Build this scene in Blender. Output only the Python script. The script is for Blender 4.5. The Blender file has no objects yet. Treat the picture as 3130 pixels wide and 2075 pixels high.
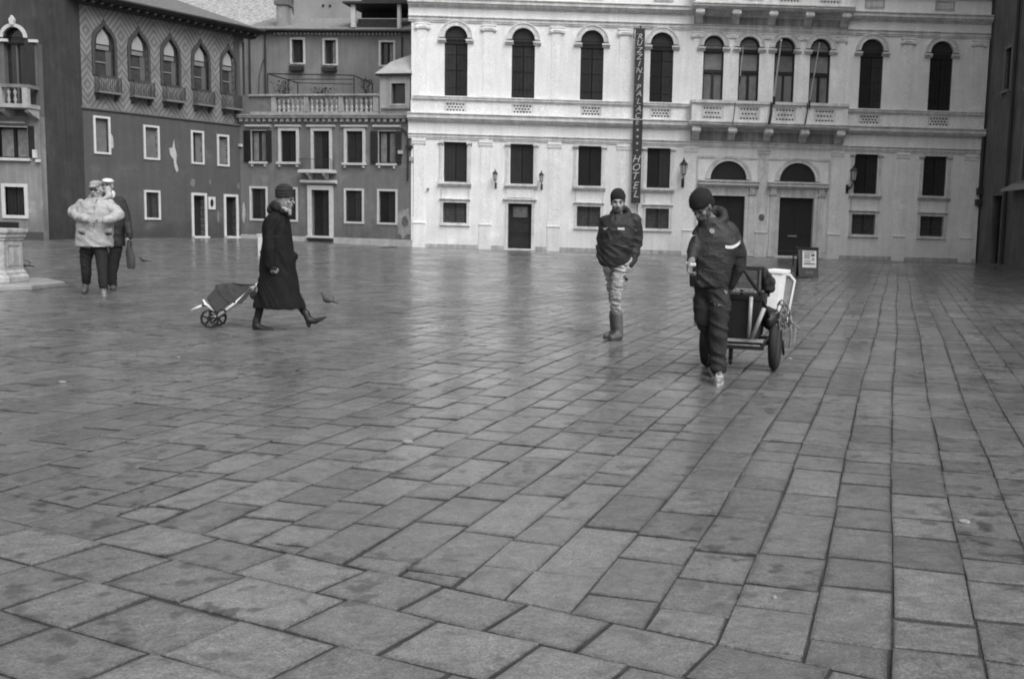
import bpy, bmesh, math, random
import numpy as np
from mathutils import Vector, Matrix, noise
from mathutils.geometry import tessellate_polygon
random.seed(7)
D = bpy.data
S = bpy.context.scene
col = S.collection
rad = math.radians

# ------------------------------------------------------------------ camera
FPX, CX, CY, ROLL, EYE = 3100.0, 1960.0, 1037.5, .0285, 1.38
PITCH = math.atan(358 / 3100)
cam = D.objects.new('camera', D.cameras.new('camera')); col.objects.link(cam); S.camera = cam
cam.data.sensor_width = 36; cam.data.lens = 36 * FPX / 3130
cam.data.shift_x = -(CX - 1565) / 3130
cam.data.clip_end = 500; cam.data.clip_start = .05
_F = Vector((0, math.cos(PITCH), -math.sin(PITCH))); _U = Vector((0, math.sin(PITCH), math.cos(PITCH))); _R = Vector((1, 0, 0))
_c, _s = math.cos(ROLL), math.sin(ROLL)
m = Matrix((_c * _R + _s * _U, -_s * _R + _c * _U, -_F)).transposed().to_4x4(); m.translation = (0, 0, EYE)
cam.matrix_world = m

def at(px, py, Y):
    "world point at depth Y seen at pixel px, py of the 3130 px wide photograph"
    a = px - CX; b = -(py - CY)
    d = _F + (a * _c - b * _s) / FPX * _R + (a * _s + b * _c) / FPX * _U
    return Vector((0, 0, EYE)) + d * (Y / d.y)

# ------------------------------------------------------------------ sky, sun, exposure
w = D.worlds.new('World'); S.world = w; w.use_nodes = True
nt = w.node_tree; bg = nt.nodes['Background']
sky = nt.nodes.new('ShaderNodeTexSky'); sky.sky_type = 'NISHITA'; sky.sun_disc = False
SUN_EL, SUN_ROT = rad(50), rad(140)
sky.sun_elevation = SUN_EL; sky.sun_rotation = SUN_ROT; sky.dust_density = 6; sky.ozone_density = 0
bw = nt.nodes.new('ShaderNodeRGBToBW')
nt.links.new(sky.outputs[0], bw.inputs[0]); nt.links.new(bw.outputs[0], bg.inputs[0]); bg.inputs[1].default_value = .15
sun = D.objects.new('sun', D.lights.new('sun', 'SUN')); col.objects.link(sun)
sun.data.energy = 1.1; sun.data.angle = rad(50)
sun.rotation_euler = (rad(90) - SUN_EL, 0, rad(180) - SUN_ROT )
sun.location = (0, -10, 30)
S.view_settings.view_transform = 'Standard'; S.view_settings.look = 'None'
S.view_settings.exposure = .55; S.view_settings.gamma = 1
S.cycles.max_bounces = 5; S.cycles.filter_width = 1.9

# ------------------------------------------------------------------ materials
MATS = {}
def mat(name, g, rough=.8, var=.12, scale=3.0, bump=.1, bscale=40, spec=.35, streak=0, metal=0, grain=.0, damp=0, vary=0):
    if name in MATS: return MATS[name]
    M = D.materials.new(name); M.use_nodes = True; N = M.node_tree.nodes; L = M.node_tree.links
    P = N['Principled BSDF']; P.inputs['Roughness'].default_value = rough; P.inputs['Metallic'].default_value = metal
    P.inputs['Specular IOR Level'].default_value = spec
    tc = N.new('ShaderNodeTexCoord')
    n1 = N.new('ShaderNodeTexNoise'); n1.inputs['Scale'].default_value = scale; n1.inputs['Detail'].default_value = 8; n1.inputs['Roughness'].default_value = .65
    L.new(tc.outputs['Object'], n1.inputs['Vector'])
    r = N.new('ShaderNodeMapRange'); r.inputs[1].default_value = .3; r.inputs[2].default_value = .7
    r.inputs[3].default_value = g * (1 - var); r.inputs[4].default_value = g * (1 + var)
    L.new(n1.outputs['Fac'], r.inputs[0]); out = r.outputs[0]
    def mult(fac, lo, hi, a=.35, b=.65):
        nonlocal out
        q = N.new('ShaderNodeMapRange'); q.inputs[1].default_value = a; q.inputs[2].default_value = b; q.inputs[3].default_value = lo; q.inputs[4].default_value = hi
        L.new(fac, q.inputs[0]); mm = N.new('ShaderNodeMath'); mm.operation = 'MULTIPLY'
        L.new(out, mm.inputs[0]); L.new(q.outputs[0], mm.inputs[1]); out = mm.outputs[0]
    if streak:
        mp = N.new('ShaderNodeMapping'); mp.inputs['Scale'].default_value = (3.2, 3.2, .28)
        L.new(tc.outputs['Object'], mp.inputs[0])
        n2 = N.new('ShaderNodeTexNoise'); n2.inputs['Scale'].default_value = 1.6; n2.inputs['Detail'].default_value = 6
        L.new(mp.outputs[0], n2.inputs['Vector']); mult(n2.outputs['Fac'], 1 - streak, 1.0)
    if vary:
        oi = N.new('ShaderNodeObjectInfo'); mult(oi.outputs['Random'], 1 - vary, 1 + vary, 0, 1)
    if damp:                       # rising damp and lost paint low on the wall, pale worn patches higher up
        sp = N.new('ShaderNodeSeparateXYZ'); L.new(tc.outputs['Object'], sp.inputs[0])
        nd = N.new('ShaderNodeTexNoise'); nd.inputs['Scale'].default_value = 1.7; nd.inputs['Detail'].default_value = 7; L.new(tc.outputs['Object'], nd.inputs['Vector'])
        ad = N.new('ShaderNodeMath'); ad.operation = 'MULTIPLY_ADD'; L.new(nd.outputs['Fac'], ad.inputs[0]); ad.inputs[1].default_value = 2.6; L.new(sp.outputs[2], ad.inputs[2])
        mult(ad.outputs[0], 1 - damp, 1.0, 1.2, 2.6)
        ne = N.new('ShaderNodeTexNoise'); ne.inputs['Scale'].default_value = .9; ne.inputs['Detail'].default_value = 9; ne.inputs['Roughness'].default_value = .7; L.new(tc.outputs['Object'], ne.inputs['Vector'])
        mult(ne.outputs['Fac'], 1.0, 1 + damp, .56, .66)
    if grain:
        n3 = N.new('ShaderNodeTexNoise'); n3.inputs['Scale'].default_value = 20; n3.inputs['Detail'].default_value = 7; n3.inputs['Roughness'].default_value = .75
        L.new(tc.outputs['Object'], n3.inputs['Vector']); mult(n3.outputs['Fac'], 1 - grain, 1 + grain, .38, .62)
    L.new(out, P.inputs['Base Color'])
    if bump:
        n4 = N.new('ShaderNodeTexNoise'); n4.inputs['Scale'].default_value = bscale; n4.inputs['Detail'].default_value = 5
        L.new(tc.outputs['Object'], n4.inputs['Vector'])
        bp = N.new('ShaderNodeBump'); bp.inputs['Strength'].default_value = bump; bp.inputs['Distance'].default_value = .02
        L.new(n4.outputs['Fac'], bp.inputs['Height']); L.new(bp.outputs[0], P.inputs['Normal'])
    MATS[name] = M; return M

stone = mat('istrian_stone', .73, .8, .08, 1.2, .15, 25, streak=.10, grain=.16, damp=.12)
trim = mat('stone_trim', .62, .8, .18, 2.5, .15, 30, streak=.22, grain=.16)
dirty = mat('weathered_stone', .42, .85, .3, 3, .3, 20, streak=.35, grain=.08)
shut = mat('shutter_paint', .024, .6, .25, 3, .1, 40, vary=.5, spec=.2)
dark = mat('dark_opening', .012, .5, .2, 3, 0)
glassm = mat('window_glass', .02, .12, .3, 2, .05, 3, spec=.8)
curtain = mat('curtain_cloth', .16, .8, .35, 5, .2, 14)
grille = mat('grille_iron', .03, .6, .2, 10, .1)
iron = mat('wrought_iron', .025, .5, .3, 12, .2)
whitefr = mat('white_window_stone', .46, .8, .12, 4, .15, 30, grain=.06)
stucA = mat('grey_stucco', .155, .9, .16, 1.1, .25, 22, streak=.18, grain=.12, damp=.38)
stucB = mat('dark_red_stucco', .074, .9, .14, 1.0, .2, 22, streak=.12, grain=.06, damp=.38)
stucC = mat('pale_stucco', .22, .9, .22, 1.0, .25, 20, streak=.25, grain=.06, damp=.38)
stucD = mat('brown_stucco', .05, .9, .2, 1.3, .25, 20, streak=.2, grain=.06, damp=.38)
stucE = mat('upper_stucco', .20, .9, .2, .8, .25, 20, streak=.2, grain=.06)
peel = mat('bare_render', .36, .9, .25, 7, .3, 20)
tile = mat('roof_tile', .17, .85, .5, 9, .9, 9, grain=.2)
lead = mat('lead_sheet', .34, .6, .15, 3, .15, 10)
wood = mat('dark_wood', .03, .7, .4, 6, .2)

# ------------------------------------------------------------------ mesh helpers
class MB:
    def __init__(s): s.v = []; s.f = []
    def add(s, vs, fs):
        o = len(s.v); s.v += [tuple(p) for p in vs]; s.f += [tuple(i + o for i in f) for f in fs]; return s
    def box(s, x0, x1, y0, y1, z0, z1):
        return s.add([(x0,y0,z0),(x1,y0,z0),(x1,y1,z0),(x0,y1,z0),(x0,y0,z1),(x1,y0,z1),(x1,y1,z1),(x0,y1,z1)],
                     [(0,3,2,1),(4,5,6,7),(0,1,5,4),(1,2,6,5),(2,3,7,6),(3,0,4,7)])
    def prism(s, poly, y0, y1, holes=()):
        "poly of (x, z), extruded from y0 (front) to y1, with holes cut right through"
        loops = [list(poly)] + [list(h) for h in holes]
        pts = [p for l in loops for p in l]
        tris = tessellate_polygon([[Vector((p[0], p[1], 0)) for p in l] for l in loops])
        n = len(pts)
        vs = [(p[0], y0, p[1]) for p in pts] + [(p[0], y1, p[1]) for p in pts]
        fs = []
        for t in tris:
            a, b, c = [Vector(pts[i]) for i in t]
            ar = (b.x - a.x) * (c.y - a.y) - (b.y - a.y) * (c.x - a.x)
            if abs(ar) < 1e-9: continue
            t = t if ar > 0 else t[::-1]
            fs.append(tuple(t)); fs.append(tuple(i + n for i in t[::-1]))
        o = 0
        for l in loops:
            k = len(l)
            for i in range(k):
                j = (i + 1) % k; fs.append((o + i, o + j, o + j + n, o + i + n))
            o += k
        return s.add(vs, fs)
    def ring(s, outer, inner, y0, y1):
        n = len(outer); vs = [(p[0], y0, p[1]) for p in outer] + [(p[0], y0, p[1]) for p in inner] + [(p[0], y1, p[1]) for p in outer] + [(p[0], y1, p[1]) for p in inner]
        fs = []
        for i in range(n):
            j = (i + 1) % n
            fs += [(i, j, n + j, n + i), (2*n + j, 2*n + i, 3*n + i, 3*n + j), (i, 2*n + i, 2*n + j, j), (n + i, n + j, 3*n + j, 3*n + i)]
        return s.add(vs, fs)
    def mould(s, x0, x1, prof):
        "closed profile of (y, z) swept along x"
        n = len(prof); vs = [(x0, p[0], p[1]) for p in prof] + [(x1, p[0], p[1]) for p in prof]
        fs = [tuple(range(n)), tuple(range(2*n - 1, n - 1, -1))] + [(i, (i+1) % n + 0, (i+1) % n + n, i + n) for i in range(n)]
        return s.add(vs, fs)
    def lathe(s, c, prof, n=12, axis='z', sx=1, sy=1):
        vs = []; fs = []; k = len(prof)
        for r, h in prof:
            for i in range(n):
                a = 2 * math.pi * (i + .5) / n
                p = (r * sx * math.cos(a), r * sy * math.sin(a), h)
                if axis == 'x': p = (p[2], p[0], p[1])
                if axis == 'y': p = (p[0], p[2], p[1])
                vs.append((c[0] + p[0], c[1] + p[1], c[2] + p[2]))
        for j in range(k - 1):
            for i in range(n):
                i2 = (i + 1) % n; fs.append((j*n + i, j*n + i2, (j+1)*n + i2, (j+1)*n + i))
        fs.append(tuple(range(n))[::-1]); fs.append(tuple(range((k-1)*n, k*n)))
        return s.add(vs, fs)
    def tube(s, pts, r, n=8, closed=False):
        pts = [Vector(p) for p in pts]; rs = r if isinstance(r, (list, tuple)) else [r] * len(pts)
        vs = []; fs = []; up = Vector((0, 0, 1)); K = len(pts)
        for i, p in enumerate(pts):
            if closed: t = pts[(i+1) % K] - pts[i-1]
            else: t = pts[min(i+1, K-1)] - pts[max(i-1, 0)]
            t = t.normalized() if t.length > 1e-9 else Vector((0, 0, 1))
            if abs(t.z) > .95: a = t.cross(Vector((0, 1, 0))).normalized()
            else: a = t.cross(up).normalized()
            b = t.cross(a).normalized()
            for k in range(n):
                an = 2 * math.pi * k / n; vs.append(p + a * rs[i] * math.cos(an) + b * rs[i] * math.sin(an))
        for i in range(K if closed else K - 1):
            i2 = (i + 1) % K
            for k in range(n): fs.append((i*n + k, i*n + (k+1) % n, i2*n + (k+1) % n, i2*n + k))
        if not closed: fs += [tuple(range(n))[::-1], tuple(range((K-1)*n, K*n))]
        return s.add(vs, fs)
    def ell(s, c, r, n=12, rot=None):
        vs = []; fs = []; k = n // 2
        for j in range(k + 1):
            th = math.pi * j / k
            for i in range(n):
                a = 2 * math.pi * i / n
                p = Vector((r[0] * math.sin(th) * math.cos(a), r[1] * math.sin(th) * math.sin(a), r[2] * math.cos(th)))
                if rot is not None: p = rot @ p
                vs.append(Vector(c) + p)
        for j in range(k):
            for i in range(n): fs.append((j*n + i, (j+1)*n + i, (j+1)*n + (i+1) % n, j*n + (i+1) % n))
        return s.add(vs, fs)
    def cap(s, a, b, ra, rb, n=14, sy=1.0):
        "tapered limb with round ends"
        a = Vector(a); b = Vector(b); s.ell(a, (ra, ra * sy, ra), n); s.ell(b, (rb, rb * sy, rb), n)
        t = (b - a); 
        if t.length < 1e-6: return s
        return s.tube([a, b], [ra * .995, rb * .995], n)
    def loft(s, secs, n=20):
        "secs: (x, y, z, rx, ry) horizontal ellipses"
        vs = []; fs = []
        for (x, y, z, rx, ry) in secs:
            for i in range(n):
                a = 2 * math.pi * i / n
                ca, sa = math.cos(a), math.sin(a); q = (abs(ca) ** 2.4 + abs(sa) ** 2.4) ** (-1 / 2.4)
                vs.append((x + rx * ca * q, y + ry * sa * q, z))
        for j in range(len(secs) - 1):
            for i in range(n): fs.append((j*n + i, j*n + (i+1) % n, (j+1)*n + (i+1) % n, (j+1)*n + i))
        fs += [tuple(range(n))[::-1], tuple(range((len(secs)-1)*n, len(secs)*n))]
        return s.add(vs, fs)
    def mesh(s, name):
        me = D.meshes.new(name); me.from_pydata(s.v, [], s.f); me.validate(); return me
    def components(s):
        par = list(range(len(s.v)))
        def fd(i):
            while par[i] != i: par[i] = par[par[i]]; i = par[i]
            return i
        for f in s.f:
            for i in f[1:]: par[fd(i)] = fd(f[0])
        out = {}
        for f in s.f: out.setdefault(fd(f[0]), []).append(f)
        res = []
        for fs in out.values():
            ids = sorted({i for f in fs for i in f}); mp = {i: k for k, i in enumerate(ids)}
            q = MB(); q.v = [s.v[i] for i in ids]; q.f = [tuple(mp[i] for i in f) for f in fs]; res.append(q)
        return res
    def build(s, name, M, parent=None, smooth=False, bevel=0, loc=None, split=False):
        if split:
            return [q.build(name, M, parent, smooth, bevel, loc) for q in s.components()][0]
        me = s.mesh(name); bm = bmesh.new(); bm.from_mesh(me)
        bmesh.ops.recalc_face_normals(bm, faces=bm.faces); bm.to_mesh(me); bm.free()
        me.materials.append(M)
        if smooth: me.shade_smooth()
        o = D.objects.new(name, me); col.objects.link(o)
        if parent: o.parent = parent
        if loc: o.location = loc
        if bevel:
            bv = o.modifiers.new('b', 'BEVEL'); bv.width = bevel; bv.segments = 2; bv.limit_method = 'ANGLE'
        return o

def curtain_sheet(root, a, b, y, z0, z1, M, name='curtain'):
    "a hanging cloth with folds"
    n = 26; m_ = MB(); top = []; 
    vs = []
    for i in range(n + 1):
        x = a + (b - a) * i / n; yy = y - .010 * math.sin(i * 1.45) - .004 * math.sin(i * 3.1 + 1); vs += [(x, yy, z0), (x, yy, z1)]
    m_.add(vs, [(2*i, 2*i+2, 2*i+3, 2*i+1) for i in range(n)])
    return m_.build(name, M, root)
def tag(o, label=None, cat=None, group=None, kind=None):
    if label: o['label'] = label
    if cat: o['category'] = cat
    if group: o['group'] = group
    if kind: o['kind'] = kind
    return o
def empty(name, loc, rz=0, label=None, cat=None, group=None):
    o = D.objects.new(name, None); col.objects.link(o); o.location = loc; o.rotation_euler.z = rz; o.empty_display_size = .2
    return tag(o, label, cat, group)
def copy_tree(o, parent=None):
    c = o.copy(); col.objects.link(c); c.parent = parent
    for ch in [x for x in D.objects if x.parent == o]: copy_tree(ch, c)
    return c
def rect(a, b, c, d): return [(a, c), (b, c), (b, d), (a, d)]
def arch(a, b, z0, zs, n=14, k=1.0):
    "rectangle a..b from z0 to springing zs with a round head"
    r = (b - a) / 2; cx = (a + b) / 2
    return [(a, z0), (b, z0)] + [(cx + r * math.cos(t * math.pi / n), zs + k * r * math.sin(t * math.pi / n)) for t in range(n + 1)]
def ogee(a, b, z0, zs, zt, n=8):
    cx = (a + b) / 2; r = (b - a) / 2; pts = [(a, z0), (b, z0), (b, zs)]
    prof = [(1, .12), (.96, .3), (.84, .48), (.62, .64), (.38, .74), (.22, .82), (.1, .9)]
    h = zt - zs
    R = [(cx + r * p, zs + h * q) for p, q in prof]; Lf = [(cx - r * p, zs + h * q) for p, q in prof]
    return pts + R + [(cx, zt)] + Lf[::-1] + [(a, zs)]

# ------------------------------------------------------------------ ground
def gz(x, y):
    return .13 * min(max((y - 30) / 14, 0), 1) * min(max((-11 - x) / 7, 0), 1)
def paving():
    vs = []; fs = []; ed = []
    AZ = rad(14.0); da = np.array([math.sin(AZ), math.cos(AZ)]); na = np.array([math.cos(AZ), -math.sin(AZ)])
    L0 = np.array([-2.68, 4.60]); L1 = np.array([.43, 3.155]); dl = (L1 - L0) / np.linalg.norm(L1 - L0); nl = np.array([-dl[1], dl[0]])   # nl points away from the camera
    rng = random.Random(3)
    def slab(c4, far, turn=False):
        c = np.mean(c4, axis=0); o = len(vs); k_ = 1 + min(far, 14) * .06
        g = (.0016 + rng.random() * .0026) * k_; gl = (.0055 + rng.random() * .004) * k_
        if turn: g, gl = gl, g
        u_ = (c4[1] - c4[0]) + (c4[2] - c4[3]); u_ = u_ / np.linalg.norm(u_); v_ = (c4[3] - c4[0]) + (c4[2] - c4[1]); v_ = v_ / np.linalg.norm(v_)
        tx, ty, tz = rng.gauss(0, .006), rng.gauss(0, .006), rng.gauss(0, .0013)
        jit = [np.array([rng.gauss(0, .0028), rng.gauss(0, .0028)]) for _ in range(4)]
        sg = ((1, 1), (-1, 1), (-1, -1), (1, -1))
        for inset, dz, e_ in ((0, -.012, .45), (0, -.0040, .6), (.006, -.0012, .74), (.017, 0, .88), (.045, .0002, 1)):
            for p, (a, b), jj in zip(c4, sg, jit):
                q = p + jj + u_ * a * (g + inset) + v_ * b * (gl + inset)
                vs.append((q[0], q[1], gz(q[0], q[1]) + dz + tz + tx * (q[0] - c[0]) + ty * (q[1] - c[1]))); ed.append(e_)
        fs.append((o+16, o+17, o+18, o+19))
        for r_ in (0, 4, 8, 12):
            for i in range(4): j = (i + 1) % 4; fs.append((o+r_+i, o+r_+j, o+r_+4+j, o+r_+4+i))
    def clip_poly(poly, keep):          # keep side of line L
        out = []
        for i in range(len(poly)):
            a, b = poly[i], poly[(i+1) % len(poly)]; fa, fb = (a - L0).dot(nl) * keep, (b - L0).dot(nl) * keep
            if fa >= 0: out.append(a)
            if fa * fb < 0: out.append(a + (b - a) * fa / (fa - fb))
        return out
    def fan(poly):
        if len(poly) == 4: slab(poly, np.linalg.norm(np.mean(poly, axis=0))); return
        if len(poly) < 3: return
        P = [np.array(p) for p in poly]
        ar = abs(sum(P[i][0]*P[(i+1) % len(P)][1] - P[(i+1) % len(P)][0]*P[i][1] for i in range(len(P)))) / 2
        if ar < .004: return
        c = np.mean(P, axis=0); o = len(vs); n = len(P)
        for inset, dz in ((.003, -.008), (.0065, 0)):
            for p in P:
                v = p - c; l = np.linalg.norm(v); q = c + v * (1 - inset * 1.2 / max(l, .04)); vs.append((q[0], q[1], dz)); ed.append(.5 if dz < 0 else .95)
        fs.append(tuple(range(o + n, o + 2*n)))
        for i in range(n): j = (i+1) % n; fs.append((o+i, o+j, o+n+j, o+n+i))
    # courses running away from the camera
    def bow(s, t):   # the courses wander a little
        return .014 * math.sin(t * .55 + s * .3) + .004 * math.sin(t * 1.9 + s * 1.7) - .010 * max(0, -s - .5) * min(t, 12) * .35
    s = -42.0; prev = None
    while s < 30:
        near = abs(s) < 9
        wd = rng.uniform(.225, .30)
        t = -6.0 + rng.random() * .5; e0 = s; e1 = s + wd
        while t < 54:
            ln = rng.choice((.27, .32, .36, .4, .46, .52, .6)) * rng.uniform(.9, 1.12)
            P = []
            j = rng.uniform(-.022, .022)
            for (ss, tt) in ((e0, t), (e1, t + j), (e1, t + ln), (e0, t + ln)):
                off = bow(ss, tt); P.append(na * (ss + off) + da * tt)
            c = np.mean(P, axis=0)
            if -37 < c[0] < 20 and -3 < c[1] < 50 and (c - L0).dot(nl) > -.4:
                if min((p - L0).dot(nl) for p in P) < 0: fan(clip_poly(P, 1))
                elif abs(c[0]) < 1.0 * abs(c[1]) + 5: slab(P, np.linalg.norm(c))
            t += ln
        s += wd
    # the nearer courses, laid along the line L
    k = 0.0
    while k > -5.5:
        wd = rng.uniform(.25, .33); t = -9 + rng.random() * .4
        while t < 9:
            ln = rng.uniform(.30, .50); P = [L0 + dl * (t + a) + nl * (k - b) for a, b in ((0, wd), (ln, wd), (ln, 0), (0, 0))]
            slab([np.array(p) + np.array([rng.uniform(-.004, .004), rng.uniform(-.004, .004)]) for p in P], 3, True); t += ln
        k -= wd
    me = D.meshes.new('pavement'); me.from_pydata(vs, [], fs)
    at_ = me.attributes.new('wear', 'FLOAT', 'POINT'); at_.data.foreach_set('value', ed)
    bm = bmesh.new(); bm.from_mesh(me); bmesh.ops.recalc_face_normals(bm, faces=bm.faces)
    for f in bm.faces:
        if f.normal.z < -.2: f.normal_flip()
    bm.to_mesh(me); bm.free()
    o = D.objects.new('pavement', me); col.objects.link(o); tag(o, kind='structure')
    M = D.materials.new('trachyte_slab'); M.use_nodes = True; N = M.node_tree.nodes; L = M.node_tree.links; P = N['Principled BSDF']
    geo = N.new('ShaderNodeNewGeometry'); tc = N.new('ShaderNodeTexCoord')
    def noi(sc, det=6, rough=.6, vec=None):
        n = N.new('ShaderNodeTexNoise'); n.inputs['Scale'].default_value = sc; n.inputs['Detail'].default_value = det; n.inputs['Roughness'].default_value = rough
        L.new(vec or tc.outputs['Object'], n.inputs['Vector']); return n.outputs['Fac']
    def mr(x, a, b, c, d):
        q = N.new('ShaderNodeMapRange'); L.new(x, q.inputs[0])
        for i, v in enumerate((a, b, c, d)): q.inputs[i+1].default_value = v
        return q.outputs[0]
    def mul(a, b, op='MULTIPLY'):
        q = N.new('ShaderNodeMath'); q.operation = op; L.new(a, q.inputs[0])
        if isinstance(b, float): q.inputs[1].default_value = b
        else: L.new(b, q.inputs[1])
        return q.outputs[0]
    base = mr(geo.outputs['Random Per Island'], 0, 1, .098, .158)
    base = mul(base, mr(noi(9, 8, .7), .3, .7, .72, 1.25)); base = mul(base, mr(noi(120, 3), .35, .65, .60, 1.36)); base = mul(base, mr(noi(38, 5, .7), .3, .7, .70, 1.26)); base = mul(base, mr(noi(1.1, 4), .3, .7, .86, 1.14))
    an = N.new('ShaderNodeAttribute'); an.attribute_name = 'wear'       # grime gathered along the worn edges of each slab
    edge = mul(an.outputs['Fac'], mr(noi(30, 4, .7), .3, .7, -.10, .10), 'ADD'); base = mul(base, mr(edge, .45, 1.0, .52, 1.0))
    wet = mul(mr(noi(7.5, 5, .6), .545, .61, 0, 1), mr(noi(.7, 3, .5), .46, .56, .25, 1.0))          # small hollows that hold water
    base = mul(base, mr(wet, 0, 1, 1, .40))
    L.new(base, P.inputs['Base Color'])
    rg = mr(noi(14, 4), .3, .7, .38, .6); L.new(rg, P.inputs['Roughness']); P.inputs['Specular IOR Level'].default_value = .35
    film = mr(noi(.45, 4, .6), .34, .56, .5, 1.0)          # the film of rain, thinner where the stone has dried
    L.new(film, P.inputs['Coat Weight']); P.inputs['Coat IOR'].default_value = 1.42
    cr_ = mr(noi(2.2, 5, .6), .35, .65, .09, .26); L.new(mul(cr_, mr(wet, 0, 1, 1, .4)), P.inputs['Coat Roughness'])
    cb = N.new('ShaderNodeBump'); cb.inputs['Distance'].default_value = .012; L.new(mr(wet, 0, 1, .5, .05), cb.inputs['Strength']); L.new(mul(noi(9, 5, .6), mul(noi(3.1, 3), 1.3), 'ADD'), cb.inputs['Height']); L.new(cb.outputs[0], P.inputs['Coat Normal'])
    bp = N.new('ShaderNodeBump'); L.new(mr(wet, 0, 1, .75, .12), bp.inputs['Strength']); bp.inputs['Distance'].default_value = .014
    h = mul(noi(14, 6, .6), mul(noi(4.2, 3), 1.3), 'ADD'); L.new(h, bp.inputs['Height'])
    bp2 = N.new('ShaderNodeBump'); bp2.inputs['Strength'].default_value = .4; bp2.inputs['Distance'].default_value = .003
    L.new(noi(150, 3), bp2.inputs['Height']); L.new(bp.outputs[0], bp2.inputs['Normal']); L.new(bp2.outputs[0], P.inputs['Normal'])
    me.materials.append(M)
    # joint bed under the slabs
    g = MB(); xs = list(range(-60, 61, 3)); ys = list(range(-20, 91, 3))
    vv = [(x, y, gz(x, y) - .0095) for y in ys for x in xs]; nx = len(xs)
    ff = [(j*nx+i, j*nx+i+1, (j+1)*nx+i+1, (j+1)*nx+i) for j in range(len(ys)-1) for i in range(nx-1)]
    g.add(vv, ff); b = g.build('ground', mat('joint_mortar', .03, .85, .5, 8, .4, 60)); tag(b, kind='structure')
    big = MB().add([(-400,-400,-.12),(400,-400,-.12),(400,400,-.12),(-400,400,-.12)], [(0,1,2,3)]).build('terrain', mat('far_ground', .1)); tag(big, kind='structure')
paving()

# ================================================================== buildings
# facade space: x along the facade, y into the building (negative stands proud), z up
def win_rect(root, nm, u0, u1, z0, z1, fr=.12, frm=whitefr, proud=.05, deep=.2, kind='shutter', sill=True, cons=True, lab=None, mull=True):
    "window part with frame, sill and closing sub-parts"
    out = rect(u0 - fr, u1 + fr, z0 - (0 if sill else fr), z1 + fr); inn = rect(u0, u1, z0, z1)
    if sill: out = rect(u0 - fr, u1 + fr, z0 - .001, z1 + fr); inn = rect(u0, u1, z0 + .002, z1)
    wdw = MB().ring(out, inn, -proud, deep - .02).build(nm, frm, root)
    if lab: wdw['label'] = lab
    if sill:
        s = MB().box(u0 - fr - .06, u1 + fr + .06, -proud - .09, deep - .03, z0 - .1, z0 - .003)
        if cons:
            for a in (u0 - fr + .02, u1 + fr - .12): s.box(a, a + .1, -proud - .05, 0, z0 - .22, z0 - .102)
        s.build('sill', frm, wdw)
    closing(wdw, u0, u1, z0, z1, deep, kind, mull)
    return wdw
def closing(wdw, u0, u1, z0, z1, deep, kind, mull=True):
    uc = (u0 + u1) / 2
    if kind == 'shutter':
        for a, b in ((u0 + .003, uc - .012), (uc + .012, u1 - .003)):
            s = MB().box(a, b, deep - .12, deep - .08, z0 + .01, z1 - .004); n = max(2, int((z1 - z0) / .75))
            wd = b - a
            for k in range(3): s.box(a + .02 + k * wd / 3, a + (k + 1) * wd / 3 - .012, deep - .135, deep - .121, z0 + .05, z1 - .05)
            for k in range(n): zz = z0 + .2 + k * (z1 - z0 - .4) / (n - 1) if n > 1 else z0 + .3; s.box(a + .03, b - .03, deep - .15, deep - .136, zz - .03, zz + .03)
            s.build('shutter', shut, wdw)
    elif kind == 'glass':
        MB().box(u0 + .001, u1 - .001, deep - .06, deep - .045, z0 + .001, z1 - .001).build('pane', glassm, wdw)
        s = MB(); t = .035
        s.ring(rect(u0 + .002, u1 - .002, z0 + .004, z1 - .002), rect(u0 + t + .01, u1 - t - .01, z0 + t + .01, z1 - t - .01), deep - .11, deep - .062)
        s.box(uc - .035, uc + .035, deep - .11, deep - .062, z0 + t, z1 - t); s.build('casement', shut, wdw)
        for a, b in ((u0 + .05, uc - .08), (uc + .08, u1 - .05)): curtain_sheet(wdw, a, b, deep - .08, z0 + .05, z1 - .08, curtain)
    elif kind == 'grille':
        MB().box(u0 + .001, u1 - .001, deep - .06, deep - .045, z0 + .001, z1 - .001).build('pane', mat('dusty_glass', .075, .35, .4, 6, .1), wdw)
        s = MB(); n = 5
        s.box(uc - .04, uc + .04, deep - .12, deep - .062, z0 + .002, z1 - .002)
        for k in range(1, 9): x = u0 + (u1 - u0) * k / 9; s.tube([(x, deep - .14, z0), (x, deep - .14, z1)], .008, 6)
        for k in range(1, n): z = z0 + (z1 - z0) * k / n; s.tube([(u0, deep - .15, z), (u1, deep - .15, z)], .008, 6)
        s.build('grille', grille, wdw)
    elif kind == 'blind':
        MB().box(u0 + .001, u1 - .001, deep - .06, deep - .045, z0 + .001, z1 - .001).build('panel', mat('walled_up_panel', .12, .9, .2, 3, .3, 20), wdw)
def door(root, nm, u0, u1, z0, z1, fr=.12, frm=whitefr, proud=.05, deep=.3, leaf=shut, split=True, top=None):
    d = MB().ring([(u0 - fr, z0), (u1 + fr, z0), (u1 + fr, z1 + fr), (u0 - fr, z1 + fr)], [(u0, z0 + .001), (u1, z0 + .001), (u1, z1), (u0, z1)], -proud, deep - .02).build(nm, frm, root)
    n = 2 if split else 1
    for i in range(n):
        a = u0 + .004 + i * (u1 - u0 - .008) / n; b = a + (u1 - u0 - .008) / n - .008
        s = MB().box(a, b, deep - .1, deep - .05, z0 + .03, z1 - .003); H = z1 - z0
        for q0, q1 in ((.06, .32), (.36, .62), (.66, .94)):
            s.ring(rect(a + .06, b - .06, z0 + q0 * H, z0 + q1 * H), rect(a + .1, b - .1, z0 + q0 * H + .04, z0 + q1 * H - .04), deep - .12, deep - .099)
        s.build('door_leaf', leaf, d)
    MB().box(u0 - fr, u1 + fr, -proud - .16, deep, z0 - .06, z0 + .028).build('threshold', frm, d)
    return d
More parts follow.
